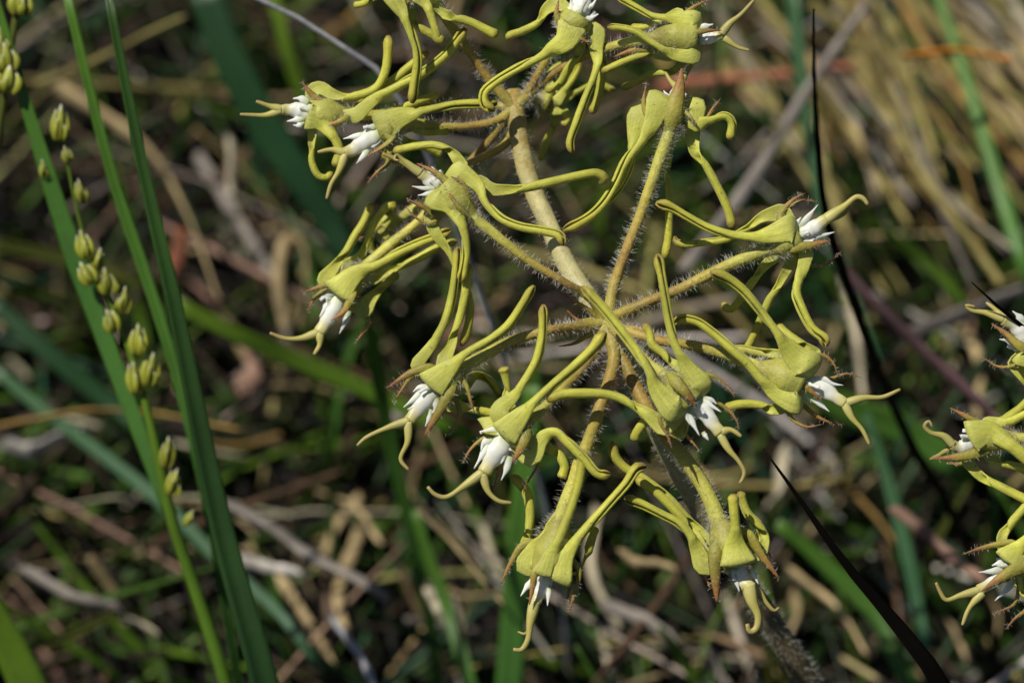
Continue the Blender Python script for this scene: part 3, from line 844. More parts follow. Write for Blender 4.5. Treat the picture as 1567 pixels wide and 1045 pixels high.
flower(plant, 3, -45, (UHUB + [(850, 110, -120)], [(500, 330, -50), (700, 270, -20)]), (860, 240), (1170, 230), [
    ((1105, 65), (1172, 182), [(1000, 115), (880, 102), (780, 50), (660, -20)], {'d': (16, 0), 'w': 14}),
    ((1176, 275), (1085, 385), [(1000, 330), (880, 262), (780, 195), (690, 172), (600, 165)], {'d': (18, 10), 'w': 14}),
    ((960, 330), (1010, 370), [(830, 340), (700, 382), (565, 445)], {'d': (-16, -20), 'w': 13}),
    ((1020, 90), (1060, 60), [(920, 130), (830, 165), (740, 170)], {'d': (-16, -20), 'w': 14}),
    ((1060, 380), (1110, 340), [(1000, 440), (880, 450), (780, 505), (690, 545)], {'d': (-40, -60), 'w': 14}),
], [([(1060, 110), (1150, 35), (1235, 0)], 9, (-4, -6)), ([(1130, 205), (1220, 190), (1302, 188)], 11, (20, 18)), ([(860, 300), (760, 310), (640, 350)], 12, (-10, -16))],
       ([(1230, 235), (1310, 215)], 9, 7), [([(1300, 215), (1350, 150), (1425, 88), (1505, 0)], 6), ([(1320, 235), (1400, 290), (1475, 312)], 5)],
       [([(1160, 175), (1200, 165), (1252, 150)], 5.5)], cup=27)
# half hidden behind the upper node
flower(plant, 3, -230, (UHUB, [(120, 560, 40), (160, 620, 20)]), (190, 610), (250, 640), [
    ((280, 590), (300, 660), [(350, 540), (420, 420), (430, 350)], {'d': (20, 30), 'w': 14}),
    ((290, 660), (260, 700), [(340, 690), (355, 740), (325, 775)], {'d': (10, 10), 'w': 14}),
    ((250, 560), (300, 590), [(240, 480), (280, 420), (330, 400)], {'d': (-10, -10), 'w': 14}),
    ((250, 680), (290, 720), [(280, 760), (230, 860), (185, 990)], {'d': (-10, -20), 'w': 14}),
    ((300, 600), (330, 640), [(420, 560), (520, 510), (650, 560)], {'d': (10, -10), 'w': 14}),
], [([(200, 560), (260, 540), (320, 530)], 8), ([(220, 660), (280, 620), (330, 560)], 8)], None, [], [], cup=24)
flower(plant, 5, -235, (UHUB + [(750, 215, -200)], [(1000, 60, 20), (900, 120, 10)]), (830, 170), (740, 190), [
    ((760, 130), (700, 160), [(700, 180), (740, 100), (800, 100)], {'d': (20, 10), 'w': 15}),
    ((700, 200), (740, 240), [(760, 180), (860, 180)], {'d': (20, 0), 'w': 14}),
    ((690, 180), (660, 220), [(640, 300), (660, 380)], {'d': (0, -10), 'w': 15}),
    ((690, 240), (740, 260), [(760, 300), (720, 350)], {'d': (0, -10), 'w': 15}),
], [([(720, 200), (650, 260), (560, 300)], 8)], None, [], [], cup=18, hair=200)

# ------------------------------------------------------------------ second milkweed at the right
plant2 = thing('milkweed_plant', 'milkweed umbel with curled white corona tails behind the black grass tip', 'plant')
R_HUB = [(1720, 690, -60)]
st2 = to_ground(place(0, [(1700, 560, -60), (1720, 690, -70), (1760, 900, -140), (1810, 1120, -260)], 0))
c2 = catmull(st2[::-1], 40)
v, f = loft(tube_rows(c2, [stem_r(t) for t in np.linspace(0, 1, 40)], 12, lump=0.04))
stem2 = mesh_obj('stem', v, f, M['stem'], plant2, t=np.repeat(np.linspace(0, 1, 40), 12))
hairs_on([(c2, stem_r, 1500, 15 * S)], stem2)
flower(plant2, 14, -30, (R_HUB, [(950, 700)]), (860, 480), (670, 370), [
    ((590, 395), (640, 480), [(720, 480), (850, 560), (1000, 640)], {'d': (20, 0), 'w': 18}),
    ((640, 300), (700, 260), [(780, 300), (900, 380), (1050, 430)], {'d': (10, 0), 'w': 18}),
    ((580, 420), (620, 520), [(700, 600), (820, 680), (960, 720)], {'d': (-8, -10), 'w': 18}),
    ((700, 300), (760, 360), [(850, 300), (980, 300)], {'d': (-20, -20), 'w': 18}),
    ((650, 500), (720, 520), [(800, 600), (900, 740)], {'d': (-20, -30), 'w': 18}),
], [([(640, 390), (560, 320), (478, 262)], 15, (20, 16)), ([(620, 480), (520, 492), (428, 440)], 6, (0, 0))],
       ([(620, 285), (540, 240)], 14, 9), [([(545, 240), (450, 205), (370, 190), (342, 165), (390, 172)], 6), ([(545, 235), (490, 180), (450, 150)], 6, (0, -10))],
       [([(655, 260), (620, 220), (590, 195)], 6), ([(610, 385), (570, 355), (520, 345)], 5)], cup=26)
flower(plant2, 14, 10, (R_HUB, [(900, 900)]), (600, 870), (370, 880), [
    ((385, 778), (345, 950), [(470, 840), (560, 895), (660, 975), (770, 1070)], {'d': (22, 26), 'w': 24, 'roll': 0.6}),
    ((430, 800), (480, 770), [(560, 785), (650, 745), (760, 690)], {'d': (0, 0), 'w': 17}),
    ((360, 1020), (330, 960), [(420, 1075), (540, 1140), (640, 1190), (770, 1250)], {'d': (-6, 10), 'w': 18}),
    ((420, 960), (480, 990), [(560, 1010), (660, 1040), (760, 1120)], {'d': (-20, -20), 'w': 17}),
    ((400, 800), (440, 840), [(520, 780), (620, 720), (700, 640)], {'d': (-30, -40), 'w': 17}),
], [([(430, 810), (350, 760), (258, 710)], 12, (10, 10)), ([(520, 975), (330, 968), (162, 982)], 16, (14, 14)), ([(420, 1060), (300, 1010), (240, 1000)], 7, (-8, -8))],
       ([(310, 920), (265, 905)], 11, 8), [([(275, 910), (225, 862), (150, 840), (122, 805), (145, 782), (162, 812)], 6), ([(270, 915), (200, 960), (150, 985)], 5, (-10, -30))],
       [([(350, 890), (330, 870), (308, 853)], 5)], cup=22)
flower(plant2, 15, 20, (R_HUB, [(900, 400)]), (720, 540), (560, 560), [
    ((530, 480), (582, 605), [(610, 490), (670, 430), (780, 370)], {'d': (22, 16), 'w': 18}),
    ((510, 460), (560, 480), [(535, 420), (570, 365), (650, 270), (730, 190)], {'d': (-4, -4), 'w': 17}),
    ((620, 640), (660, 610), [(655, 720), (720, 760), (800, 740)], {'d': (0, -10), 'w': 17}),
    ((560, 640), (600, 620), [(680, 700), (780, 660)], {'d': (-16, -16), 'w': 17}),
], [([(600, 460), (450, 476), (322, 516)], 11, (12, 12)), ([(720, 560), (560, 620), (425, 712)], 20, (26, 24)), ([(670, 800), (610, 850), (552, 914)], 10, (0, 0)), ([(600, 780), (540, 810), (485, 838)], 7, (-10, -10))],
       ([(500, 650), (410, 705)], 9, 8), [([(415, 705), (310, 735), (235, 757), (205, 715), (182, 665)], 6), ([(430, 720), (360, 800), (322, 892)], 6)],
       [([(550, 590), (480, 605), (408, 610)], 5.5), ([(600, 650), (550, 710), (495, 762)], 5), ([(550, 570), (510, 565), (480, 575)], 6)], cup=24)


# ------------------------------------------------------------------ grass blades and stalks
def blade_mesh(name, pts, w0, w1, wt, mat, parent=None, n=34, seen=1.0, fold=0.45, b0=None, peak=0.5, thick=0.06):
    """grass blade with a folded keel: width w0 at the start, w1 at the peak, wt at the far end (metres)"""
    c = catmull(pts, n)
    if b0 is None:
        b0 = np.cross(tangents(c)[0], FWD) + rnd.uniform(-0.4, 0.4) * FWD
    T, B, N = side_frames(c, b0)
    rows, ts = [], []
    tw = rnd.uniform(-0.5, 0.5)
    for i in range(n):
        t = i / (n - 1)
        w = np.interp(t, [0, peak * seen, seen, 1.0001], [w0, w1, wt, wt])
        a = tw * t
        b = B[i] * math.cos(a) + N[i] * math.sin(a)
        nn = N[i] * math.cos(a) - B[i] * math.sin(a)
        if np.dot(nn, FWD) < 0:
            nn = -nn
        th = max(w * thick, 0.00006)
        prof = [(-1, 0.0), (-0.5, fold * 0.42), (0, fold), (0.5, fold * 0.42), (1, 0.0)]
        up = [c[i] + b * w / 2 * x + nn * (w / 2) * y for x, y in prof]
        dn = [c[i] + b * w / 2 * x * 0.94 + nn * ((w / 2) * y + th) for x, y in prof[::-1]]
        rows.append(np.array(up + dn))
        ts += [t] * 10
    v, f = loft(rows)
    return mesh_obj(name, v, f, mat, parent, t=ts)


def apx(w, p):
    """apparent width in photo pixels -> metres at the place p"""
    return w * np.dot(p - CAM, FWD) / FPX


def grass_blade(label, pts, ws, mat, d=None, dz=None, ground=None, fold=0.45, name='grass_blade', cat='grass blade', group=None, peak=0.5):
    if dz is not None:
        hs = np.linspace(dz[0], dz[1], len(pts))
        q = np.array([PG(p[0], p[1], h) for p, h in zip(pts, hs)])
    else:
        q = place(0, pts, 0.0, d)
    w0, w1, wt = apx(ws[0], q[0]), apx(ws[1], q[len(q) // 2]), apx(ws[2], q[-1])
    seen = 1.0
    if dz is not None and ground is None:
        l0 = np.linalg.norm(np.diff(q, axis=0), axis=1).sum()
        ex, ey = pts[-1][0] + 0.25 * (pts[-1][0] - pts[-2][0]), pts[-1][1] + 0.25 * (pts[-1][1] - pts[-2][1])
        q = np.vstack([q, [PG(ex, ey, -0.004)]])           # its foot, down between the straws
        seen = l0 / np.linalg.norm(np.diff(q, axis=0), axis=1).sum()
    if ground == 'end':
        l0 = np.linalg.norm(np.diff(q, axis=0), axis=1).sum()
        q = to_ground(q)
        seen = l0 / np.linalg.norm(np.diff(q, axis=0), axis=1).sum()
    elif ground == 'start':
        q = to_ground(q[::-1])[::-1]
    o = blade_mesh(name, q, w0, w1, wt, M[mat], fold=fold, peak=peak, seen=seen)
    return tag(o, label, cat, group)


def stalk(label, pts, w, mat, dz=(0.01, 0.015), d=None, name='dry_stalk', cat='dry stalk', group=None, flat=0.5, ends=(0.9, 0.75), ground=None):
    if d is not None:
        q = place(0, pts, 0.0, d)
    else:
        hs = np.linspace(dz[0], dz[1], len(pts)) + (0.012 if group is None else 0.0)
        q = np.array([PG(p[0], p[1], h) for p, h in zip(pts, hs)])
    wm = apx(w, q[len(q) // 2])
    if ground == 'end':
        q = to_ground(q)
    elif ground == 'start':
        q = to_ground(q[::-1])[::-1]
    n = 30
    c = catmull(q, n)
    T, B, N = side_frames(c, np.cross(tangents(c)[0], FWD))
    ph = rnd.uniform(0, 6)
    k_ = rnd.randint(8, n - 8)                     # a node or kink where it was bent
    kink = np.maximum(0, np.arange(n) - k_)[:, None] * wm * rnd.uniform(-0.06, 0.06)
    c = c + B * (np.sin(np.linspace(0, 7, n) + ph)[:, None] * wm * 0.1) + B * kink
    rows = []
    a = np.linspace(0, 2 * math.pi, 10, endpoint=False)
    groove = 1 + 0.16 * np.cos(5 * a + ph) + 0.08 * np.cos(3 * a)
    for i in range(n):
        t = i / (n - 1)
        r = wm / 2 * np.interp(t, [0, 0.25, 1], [ends[0], 1, ends[1]]) * (1 + 0.09 * math.sin(t * 23 + w) + rnd.uniform(-0.05, 0.05))
        if abs(i - k_) < 1:
            r *= 1.14
        tw = ph + 1.2 * t
        b, m = B[i] * math.cos(tw * 0.3) + N[i] * math.sin(tw * 0.3), N[i] * math.cos(tw * 0.3) - B[i] * math.sin(tw * 0.3)
        jag = T[i] * (wm * rnd.uniform(-0.5, 0.5)) if i in (0, n - 1) else 0
        ring = c[i] + np.outer(np.cos(a) * r * groove, b) + np.outer(np.sin(a) * r * flat * groove, m)
        if i in (0, n - 1):                        # torn ends
            ring = ring + np.outer(np.array([rnd.uniform(-0.6, 0.6) for _ in a]) * wm, T[i])
        rows.append(ring)
    v, f = loft(rows)
    o = mesh_obj(name, v, f, M[mat], None, t=np.repeat(np.linspace(0, 1, n), 10))
    return tag(o, label, cat, group)


# the tall grass with its flower spike at the left
spike = thing('spiked_grass', 'tall green grass stalk carrying yellow-green spikelets beside long blades', 'grass')
sp_px = [(92, 165, -460), (97, 212, -465), (110, 285, -470), (128, 362, -480), (152, 425, -490), (182, 492, -500), (215, 590, -515), (240, 690, -530), (263, 795, -550), (300, 905, -580), (350, 1060, -620)]
sp_w = to_ground(place(0, sp_px, 0))
sc_ = catmull(sp_w, 60)
v, f = loft(tube_rows(sc_, [S * (2.5 + 9.5 * sstep(0.05, 0.45, t)) for t in np.linspace(0, 1, 60)], 8))
mesh_obj('stalk', v, f, M['g_bright'], spike, t=np.repeat(np.linspace(0, 1, 60), 8))


def spikelet(parent, x, y, d, ln, wd, ang):
    """a pointed spikelet of overlapping glumes; ang = degrees from straight up, clockwise"""
    a = math.radians(ang)
    ux, uy = math.sin(a), -math.cos(a)
    x0, y0 = x - ux * ln / 2, y - uy * ln / 2
    first = None
    for k, (ox, dd, s1) in enumerate(((0, 4, 1.0), (-0.3, -2, rnd.uniform(0.7, 0.95)), (0.32, -3, rnd.uniform(0.65, 0.9)), (rnd.uniform(-.2, .2), 8, 0.62), (rnd.uniform(-.5, .5), 6, 0.45))):
        px, py = x0 + uy * -ox * wd, y0 + ux * ox * wd
        e = 1.0 * s1
        pts_ = place(0, [(px, py, d), (px + ux * ln * .5 * e + uy * -ox * wd * .5, py + uy * ln * .5 * e + ux * ox * wd * .5, d + dd), (px + ux * ln * e, py + uy * ln * e, d + dd * 1.4)], 0)
        c = catmull(pts_, 12)
        ts = np.linspace(0, 1, 12)
        rad = [S * wd * 0.33 * s1 * max(0.06, math.sin(math.pi * min(1, (t * 0.93 + 0.04))) ** 0.8 * (1.15 - 0.45 * t)) for t in ts]
        v, f = loft(tube_rows(c, rad, 8, flat=0.6))
        o = mesh_obj('spikelet' if first is None else 'glume', v, f, M['spikelet'], parent if first is None else first, t=np.repeat(ts, 8))
        if first is None:
            first = o


for a in ((92, 188, -124, 66, 26, 3), (102, 236, -124, 30, 16, -18), (124, 292, -128, 44, 18, -14), (66, 258, -140, 34, 13, -8), (128, 374, -134, 54, 25, -14), (132, 418, -138, 46, 27, -30),
          (163, 430, -144, 50, 27, -10), (190, 459, -150, 50, 22, 4), (169, 491, -150, 44, 24, -20), (211, 520, -158, 58, 27, 0), (231, 565, -166, 62, 27, 8), (150, 396, -142, 40, 20, 14), (206, 578, -172, 60, 24, -6),
          (256, 692, -190, 58, 22, 4), (266, 738, -196, 52, 21, 14), (289, 792, -206, 34, 11, 30)):
    spikelet(spike, a[0], a[1], a[2] - 330, a[3] * 0.85, a[4] * 0.85, a[5])
q = place(0, [(-12, -25), (25, 110), (62, 232), (106, 370), (150, 490), (205, 640), (262, 790)], 0.0, (-420, -560))
blade_mesh('leaf', q, 10 * S, 38 * S, 24 * S, M['g_mid'], spike, n=40, fold=0.25, peak=0.5)

spike2 = thing('spiked_grass', 'blurred grass stalk with round yellow spikelets above the fallen pale stick', 'grass')
s2 = to_ground(place(0, [(40, -80, -420), (30, 0, -430), (18, 60, -440), (10, 120, -450), (-10, 260, -500), (-40, 420, -560)], 0))
c = catmull(s2, 40)
v, f = loft(tube_rows(c, [S * 7 for _ in range(40)], 6))
mesh_obj('stalk', v, f, M['g_olive'], spike2, t=np.repeat(np.linspace(0, 1, 40), 6))
for a in ((10, 88, -430, 46, 30, -10), (12, 122, -430, 44, 34, 8), (32, 4, -420, 42, 30, 4), (0, 60, -440, 40, 26, -8)):
    spikelet(spike2, *a)

G = grass_blade
G('slim mid-green blade standing between spikelet stalk and the dark folded blade', [(98, -25), (140, 150), (178, 290), (226, 430), (272, 580), (310, 740)], (13, 19, 15), 'g_mid', d=(-400, -560), ground='end')
G('long dark green folded blade rising past the spikelet stalk', [(162, -25), (190, 120), (226, 290), (268, 470), (303, 640), (345, 830), (410, 1065)], (12, 27, 44), 'g_dark', d=(-280, -400), ground='end', fold=0.7)
G('broad deep blue-green blade leaning behind the leftmost flowers', [(310, -25), (362, 110), (428, 225), (500, 335), (560, 440)], (52, 56, 30), 'g_deep', dz=(0.065, 0.035), fold=0.2)
G('narrow bright green blade beside the broad blue-green one', [(412, -25), (440, 80), (465, 170), (500, 290), (530, 380)], (18, 22, 14), 'g_bright', dz=(0.06, 0.03))
G('bright yellow-green blade arching low behind the left flower tails', [(262, 462), (360, 512), (430, 542), (520, 580), (610, 620), (700, 660)], (26, 30, 22), 'g_bright', dz=(0.055, 0.035), fold=0.2)
G('teal blade slanting low behind the spikelet stalk', [(-20, 555), (60, 622), (150, 690), (250, 770), (330, 850), (430, 940), (480, 1010)], (18, 22, 14), 'g_teal', dz=(0.045, 0.03), fold=0.25)
G('wide bright green blade base near the short grey stick', [(-30, 905), (15, 990), (60, 1090)], (40, 56, 60), 'g_bright', d=(-650, -750), ground='end', fold=0.2)
G('short deep green blade under the left flower tails', [(560, 470), (574, 545), (590, 640)], (10, 24, 22), 'g_mid', d=(-1000, -1200), ground='end')
G('upright soft green blade behind the lowest hanging flower', [(815, 590), (803, 740), (792, 850), (786, 960), (778, 1070)], (26, 40, 42), 'g_mid', d=(-1150, -1350), ground='end', fold=0.2)
G('pale teal blade standing behind the thin black blade', [(1212, -25), (1224, 100), (1240, 220), (1264, 340), (1305, 450), (1350, 570)], (22, 20, 8), 'g_teal', dz=(0.065, 0.035))
G('thin blackish blade curving down past the right flowers', [(1246, 14), (1245, 80), (1250, 200), (1264, 330), (1302, 450), (1346, 570), (1400, 690), (1450, 770)], (2.5, 14, 15), 'g_brownblack', d=(-240, -1150), ground='end', peak=0.45, fold=0.3)
G('sharp black blade tip slanting up beside the lowest right flower', [(1168, 686), (1220, 758), (1290, 858), (1360, 940), (1450, 1066)], (2.0, 15, 32), 'g_black', d=(0, -90), ground='end', fold=0.3)
G('tiny black needle tip in front of the second umbel', [(1487, 432), (1512, 456), (1550, 488), (1620, 545), (1720, 640)], (2, 9, 12), 'g_black', d=(30, -60), ground='end', fold=0.3)
G('teal-green blade drooping between the two umbels', [(1325, 630), (1355, 720), (1385, 830), (1404, 920), (1418, 1010)], (14, 23, 20), 'g_teal', dz=(0.045, 0.03), fold=0.25)
G('upright green blade crossing the bundle of straw', [(1428, -25), (1465, 80), (1500, 190), (1532, 300), (1575, 430)], (16, 22, 22), 'g_mid', dz=(0.065, 0.05))
G('lime green blade bowing away from the right flower', [(1265, 240), (1300, 292), (1350, 350), (1420, 402), (1490, 480)], (8, 14, 16), 'g_bright', dz=(0.06, 0.03))
G('broad green blade behind the level right flower', [(1220, 590), (1300, 628), (1400, 668), (1470, 720)], (40, 52, 40), 'g_mid', dz=(0.042, 0.03), fold=0.2)
G('olive blade lying low behind the spikelet stalk', [(-20, 372), (60, 388), (150, 410), (230, 440)], (18, 22, 14), 'g_olive', dz=(0.042, 0.03))
G('deep green blade left of the spikelets', [(-20, 455), (80, 545), (160, 610), (250, 680)], (26, 32, 24), 'g_deep', dz=(0.042, 0.03), fold=0.2)
G('dark wiry blade behind the uppermost right flower', [(1092, -20), (1097, 90), (1108, 180), (1128, 265), (1150, 360)], (7, 9, 8), 'g_deep', dz=(0.065, 0.03))
G('green blade pushing through litter below the left tails', [(635, 780), (655, 850), (685, 930), (722, 1060)], (12, 22, 24), 'g_mid', dz=(0.042, 0.03))
G('grass-green blade leaning beside the black tip', [(1190, 800), (1250, 850), (1330, 930), (1400, 1060)], (20, 30, 30), 'g_mid', dz=(0.042, 0.03), fold=0.2)
G('short bright blade tip among straw below the hanging flower', [(1010, 960), (1040, 1000), (1075, 1060)], (8, 18, 20), 'g_bright', dz=(0.042, 0.03))
G('mid-green blade under the black tip, half buried', [(1210, 830), (1180, 790), (1150, 770)], (24, 30, 10), 'g_mid', dz=(0.01, 0.03), ground='start')

T_ = stalk
T_('fallen olive-tan stick crossing behind the tall blades', [(55, 132), (150, 92), (285, 32)], 16, 'd_olive', (0.045, 0.05))
T_('broad bent tan leaf behind the tall blades', [(85, 132), (160, 176), (225, 225), (285, 320), (345, 445)], 26, 'd_tan', (0.02, 0.03), flat=0.25)
T_('thin grey stem slanting beside the top flower', [(330, -40), (370, -12), (440, 20), (520, 70), (590, 122)], 9, 'd_slate', d=(-420, -480), ground='end')
T_('thick grey weathered stalk lying beside the dark folded blade', [(335, 762), (400, 800), (470, 850), (540, 898), (572, 930)], 32, 'd_grey', (0.03, 0.025))
T_('smooth light grey stick below the thick grey stalk', [(508, 942), (540, 990), (590, 1075)], 24, 'd_slate', (0.03, 0.03))
T_('short weathered grey stick beside a pale broken stick end', [(35, 872), (110, 910), (180, 940)], 17, 'd_grey', (0.02, 0.02))
T_('pale broken stick end beside the short grey stick', [(140, 925), (190, 945), (245, 968)], 14, 'd_pale', (0.018, 0.016))
T_('long ochre straw running level behind the spikelets', [(-20, 655), (120, 630), (220, 628), (370, 645)], 12, 'd_ochre', (0.03, 0.03))
T_('whitish bark flake below the long ochre straw', [(10, 682), (60, 690), (125, 702)], 38, 'd_white', (0.015, 0.015), flat=0.2)
T_('cream stub behind the foot of the dark blade', [(355, 858), (400, 862), (462, 872)], 22, 'd_white', (0.02, 0.02))
T_('upright pale cream straw in the shade left of the flowers', [(350, 205), (354, 250), (358, 300)], 22, 'd_pale', (0.03, 0.03))
T_('reddish-pink bark strip behind the tall blades', [(262, 420), (278, 392), (298, 362)], 26, 'd_red', (0.02, 0.025), flat=0.3)
T_('looped pale dead leaf left of the flower tails', [(438, 500), (428, 420), (440, 362), (462, 372), (470, 430), (458, 500)], 17, 'd_tan', (0.02, 0.024), flat=0.3)
T_('pinkish dead leaf under the looped pale one', [(375, 600), (392, 570), (400, 545)], 34, 'd_pink', (0.02, 0.02), flat=0.25)
T_('grey stick leaning across the straw bundle', [(1050, 412), (1150, 280), (1240, 150), (1345, 22)], 19, 'd_grey', (0.04, 0.05))
T_('red-brown twig level behind the upper right flower', [(1010, 132), (1160, 116), (1310, 96)], 13, 'd_red', (0.03, 0.03))
T_('bright orange straw on the bundle of dry grass', [(1385, 84), (1460, 78), (1550, 80)], 17, 'd_orange', (0.058, 0.058))
T_('thick dark purple stalk between the two umbels', [(1290, 415), (1400, 520), (1490, 622), (1580, 730)], 26, 'd_purple', (0.05, 0.05))
T_('broad light grey leaf behind the second umbel', [(1395, 515), (1480, 476), (1590, 448)], 30, 'd_grey', (0.03, 0.03), flat=0.25)
T_('pinkish tan straw reaching under the second umbel', [(1368, 778), (1430, 830), (1515, 900)], 19, 'd_pink', (0.04, 0.04))
T_('slim ochre straw beside the drooping teal blade', [(1290, 735), (1340, 790), (1385, 850)], 9, 'd_ochre', (0.01, 0.01))
T_('pale upright straw under the right flower', [(1290, 400), (1300, 470), (1335, 600)], 22, 'd_pale', (0.02, 0.02), flat=0.4)
T_('pale pinkish bark piece above the black tip', [(1205, 690), (1190, 740), (1182, 800)], 40, 'd_pale', (0.012, 0.012), flat=0.25)
T_('thin tan straw slanting below the left tails', [(640, 780), (690, 830), (770, 920)], 10, 'd_tan', (0.035, 0.03))
T_('short cream straw in the litter below the left tails', [(652, 900), (668, 925), (690, 965)], 19, 'd_pale', (0.02, 0.02))
T_('blunt tan straw between the two hanging flowers', [(955, 848), (990, 868), (1025, 890)], 26, 'd_tan', (0.03, 0.03))
T_('curved grey leaf behind the left flower of the umbel', [(300, 240), (360, 330), (420, 430), (440, 520)], 20, 'd_grey', (0.01, 0.01), flat=0.3)
T_('long brown straw under the thick grey stalk', [(220, 840), (360, 780), (520, 720)], 14, 'd_brown', (0.02, 0.02))
T_('tan straw across the gap right of the hanging flower', [(1210, 870), (1280, 930), (1330, 1000)], 18, 'd_tan', (0.012, 0.012))
T_('forked grey root below the hanging flowers', [(930, 930), (1010, 960), (1080, 1040)], 26, 'd_grey', (0.02, 0.02))
T_('grey stick behind the second flower of the upper umbel', [(1180, 200), (1120, 260), (1080, 300)], 14, 'd_grey', (0.02, 0.02))

HUE = {'tan': 'tan', 'olive': 'olive', 'pale': 'cream', 'pink': 'pinkish', 'grey': 'grey', 'brown': 'dark brown', 'ochre': 'ochre'}
# the bundle of straw at the upper right, one by one
for k in range(60):
    x0 = 1090 + k * 8.5 + rnd.uniform(-14, 14)
    y0 = -60 + rnd.uniform(-20, 120) + (k % 3) * 40
    ln = rnd.uniform(240, 460)
    an = math.radians(rnd.uniform(46, 62))
    bend = rnd.uniform(-30, 30)
    pts_ = [(x0, y0), (x0 + math.cos(an) * ln * .5 + bend, y0 + math.sin(an) * ln * .5 - bend), (x0 + math.cos(an) * ln, y0 + math.sin(an) * ln)]
    ck, wk = rnd.choice(['tan', 'tan', 'olive', 'olive', 'olive', 'ochre', 'pale', 'grey']), rnd.uniform(6, 18)
    T_(f'{"broad" if wk > 13 else "slim"} {HUE[ck]} straw lying aslant in the bundle behind the right flowers', pts_, wk, 'd_' + ck,
       (rnd.uniform(0.03, 0.05), rnd.uniform(0.025, 0.04)), group='straws in the slanting bundle', flat=rnd.uniform(0.25, 0.6))
# loose straws over the rest of the litter
for k in range(64):
    x0, y0 = rnd.uniform(-40, 1600), rnd.uniform(0, 1060)
    if x0 < 640 and y0 < 480 and k % 2:
        y0 += 420
    ln = rnd.uniform(60, 240)
    an = math.radians(rnd.gauss(40, 45))
    bend = rnd.uniform(-22, 22)
    pts_ = [(x0, y0), (x0 + math.cos(an) * ln * .5 + bend, y0 + math.sin(an) * ln * .5 - bend), (x0 + math.cos(an) * ln, y0 + math.sin(an) * ln)]
    ck, wk = rnd.choice(['tan', 'tan', 'grey', 'grey', 'pale', 'pink', 'brown', 'brown', 'olive', 'ochre']), rnd.uniform(8, 20)
    T_(f'{"broad" if wk > 13 else "slim"} {"short" if ln < 150 else "long"} {HUE[ck]} dry straw lying loose in the ground litter', pts_, wk, 'd_' + ck,
       (rnd.uniform(0.01, 0.026), rnd.uniform(0.008, 0.024)), group='loose straws in the litter', flat=rnd.uniform(0.25, 0.6))
for k in range(55):
    x0, y0 = rnd.uniform(-40, 1600), rnd.uniform(0, 1060)
    ln = rnd.uniform(80, 220)
    an = math.radians(rnd.gauss(62, 28))
    bend = rnd.uniform(-30, 30)
    pts_ = [(x0, y0), (x0 + math.cos(an) * ln * .5 + bend, y0 + math.sin(an) * ln * .5 - bend), (x0 + math.cos(an) * ln, y0 + math.sin(an) * ln)]
    z = rnd.uniform(0.015, 0.035)
    ck, wk = rnd.choice(['mid', 'mid', 'dark', 'bright', 'deep', 'olive']), rnd.uniform(9, 22)
    G(f'{"small" if ln < 150 else "longer"} {"broad" if wk > 15 else "thin"} {ck.replace("mid", "plain").replace("deep", "bluish dark")} green grass blade growing through the litter', pts_, (4, wk, 8), 'g_' + ck, dz=(z + 0.008, z - 0.006), ground='end',
      group='small blades in the litter')


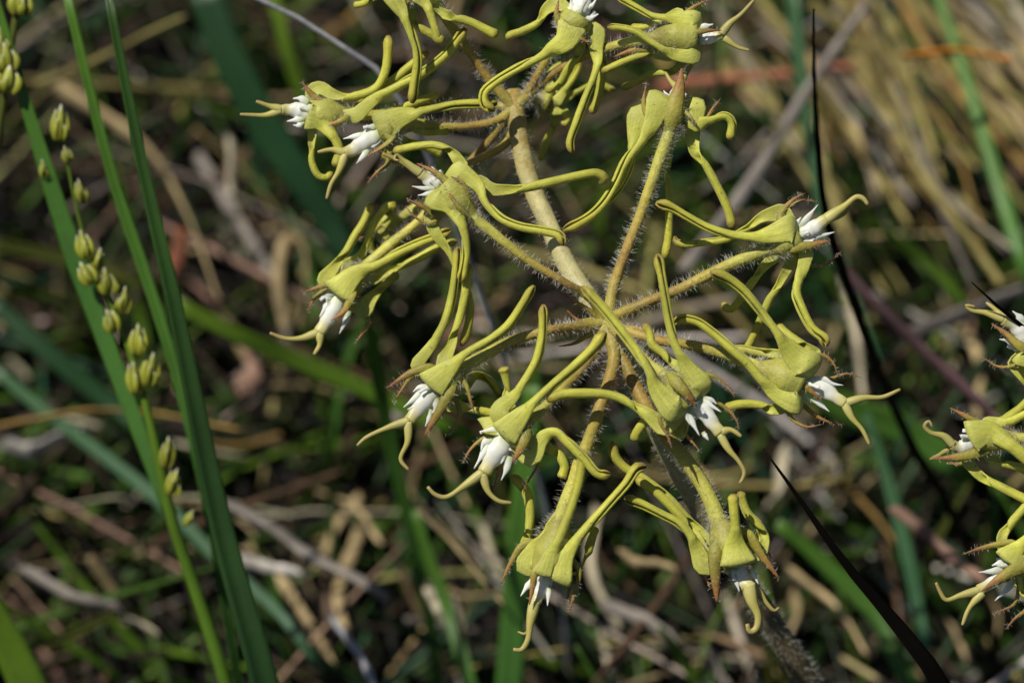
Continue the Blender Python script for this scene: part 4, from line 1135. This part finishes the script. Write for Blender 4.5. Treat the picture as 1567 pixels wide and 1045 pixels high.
# ------------------------------------------------------------------ litter and turf too dense to count
def strip_field(name, count, area, lens, widths, zs, tilt, cols, mat, ang=None, curve=0.15, core=None):
    V = np.zeros((count * 12, 3))
    C = np.ones((count * 12, 4))
    F = []
    cols = np.array(cols)
    for k in range(count):
        if core and rng.random() < core[0]:
            x, y = rng.uniform(core[1], core[2]), rng.uniform(core[3], core[4])
        else:
            r = area * rng.random() ** 0.9
            a = rng.random() * 2 * math.pi
            x, y = r * math.cos(a), 0.1 + r * math.sin(a)
        z = zs[0] + (zs[1] - zs[0]) * rng.random() ** 1.6
        an = rng.random() * 2 * math.pi if ang is None else rng.normal(ang[0], ang[1])
        l = rng.uniform(*lens)
        w = rng.uniform(*widths)
        tl = rng.normal(tilt[0], tilt[1])
        h = np.array([math.cos(an), math.sin(an), 0])
        d = h * math.cos(tl) + np.array([0, 0, math.sin(tl)])
        sd = np.array([-math.sin(an), math.cos(an), 0])
        up = np.cross(d, sd)
        rl = rng.uniform(-0.8, 0.8)
        s_ = sd * math.cos(rl) + up * math.sin(rl)
        u_ = np.cross(d, s_)
        b = np.array([x, y, z])
        bend = (up * -abs(rng.normal(0, curve)) + sd * rng.normal(0, curve)) * l
        th = w * 0.22
        i = k * 12
        for q, (t, ww) in enumerate(((0.0, 0.85), (0.36, 1.0), (0.72, 0.8), (1.0, 0.25))):
            p = b + d * l * t + bend * t * t
            V[i + q * 3] = p - s_ * w / 2 * ww
            V[i + q * 3 + 1] = p + u_ * (th * ww + w * 0.12)
            V[i + q * 3 + 2] = p + s_ * w / 2 * ww
        C[i:i + 12, :3] = cols[rng.integers(len(cols))] * rng.uniform(0.6, 1.25) * (1 + rng.normal(0, 0.05, 3))
        for q in range(3):
            o = i + q * 3
            F += [(o, o + 1, o + 4, o + 3), (o + 1, o + 2, o + 5, o + 4), (o + 2, o, o + 3, o + 5)]
    C = np.clip(C, 0.003, 0.9)
    o = mesh_obj(name, V, F, M[mat], None, col=C)
    o['kind'] = 'stuff'
    return o


CORE = (0.55, -0.13, 0.13, -0.02, 0.30)
dry_cols = [DRY['tan'], DRY['tan'], DRY['pale'], DRY['white'], DRY['grey'], DRY['brown'], DRY['brown'], DRY['olive'], DRY['pink'], (0.05, 0.035, 0.022), (0.05, 0.035, 0.022), (0.08, 0.055, 0.035), (0.03, 0.022, 0.015), (0.03, 0.022, 0.015)]
tag(strip_field('shade_litter', 3800, 0.9, (0.01, 0.04), (0.001, 0.003), (-0.003, 0.004), (0.0, 0.12),
                [(0.012, 0.009, 0.006), (0.008, 0.006, 0.004), (0.007, 0.005, 0.004), (0.02, 0.015, 0.01), (0.007, 0.008, 0.004)], 'litter', core=CORE),  # near-black colours paint the shade in the gaps between straws
    'flat grass litter on the soil, coloured near black as the shade in the gaps', 'litter')
tag(strip_field('dry_grass_litter', 2300, 0.9, (0.012, 0.05), (0.0004, 0.0016), (0.002, 0.026), (0.0, 0.3), dry_cols, 'litter', core=CORE),
    'matted dry grass litter in tan, grey and brown above the dark layer painted as shade', 'litter')
tag(strip_field('grass_turf', 3000, 0.9, (0.015, 0.055), (0.0008, 0.0026), (-0.004, 0.004), (0.55, 0.35),
                [(0.03, 0.075, 0.012), (0.02, 0.05, 0.012), (0.06, 0.12, 0.015), (0.11, 0.2, 0.02), (0.08, 0.16, 0.02), (0.03, 0.09, 0.04), (0.07, 0.075, 0.02), (0.025, 0.03, 0.012)], 'turf', core=CORE, curve=0.35),
    'short green grass growing through the dry litter', 'grass')
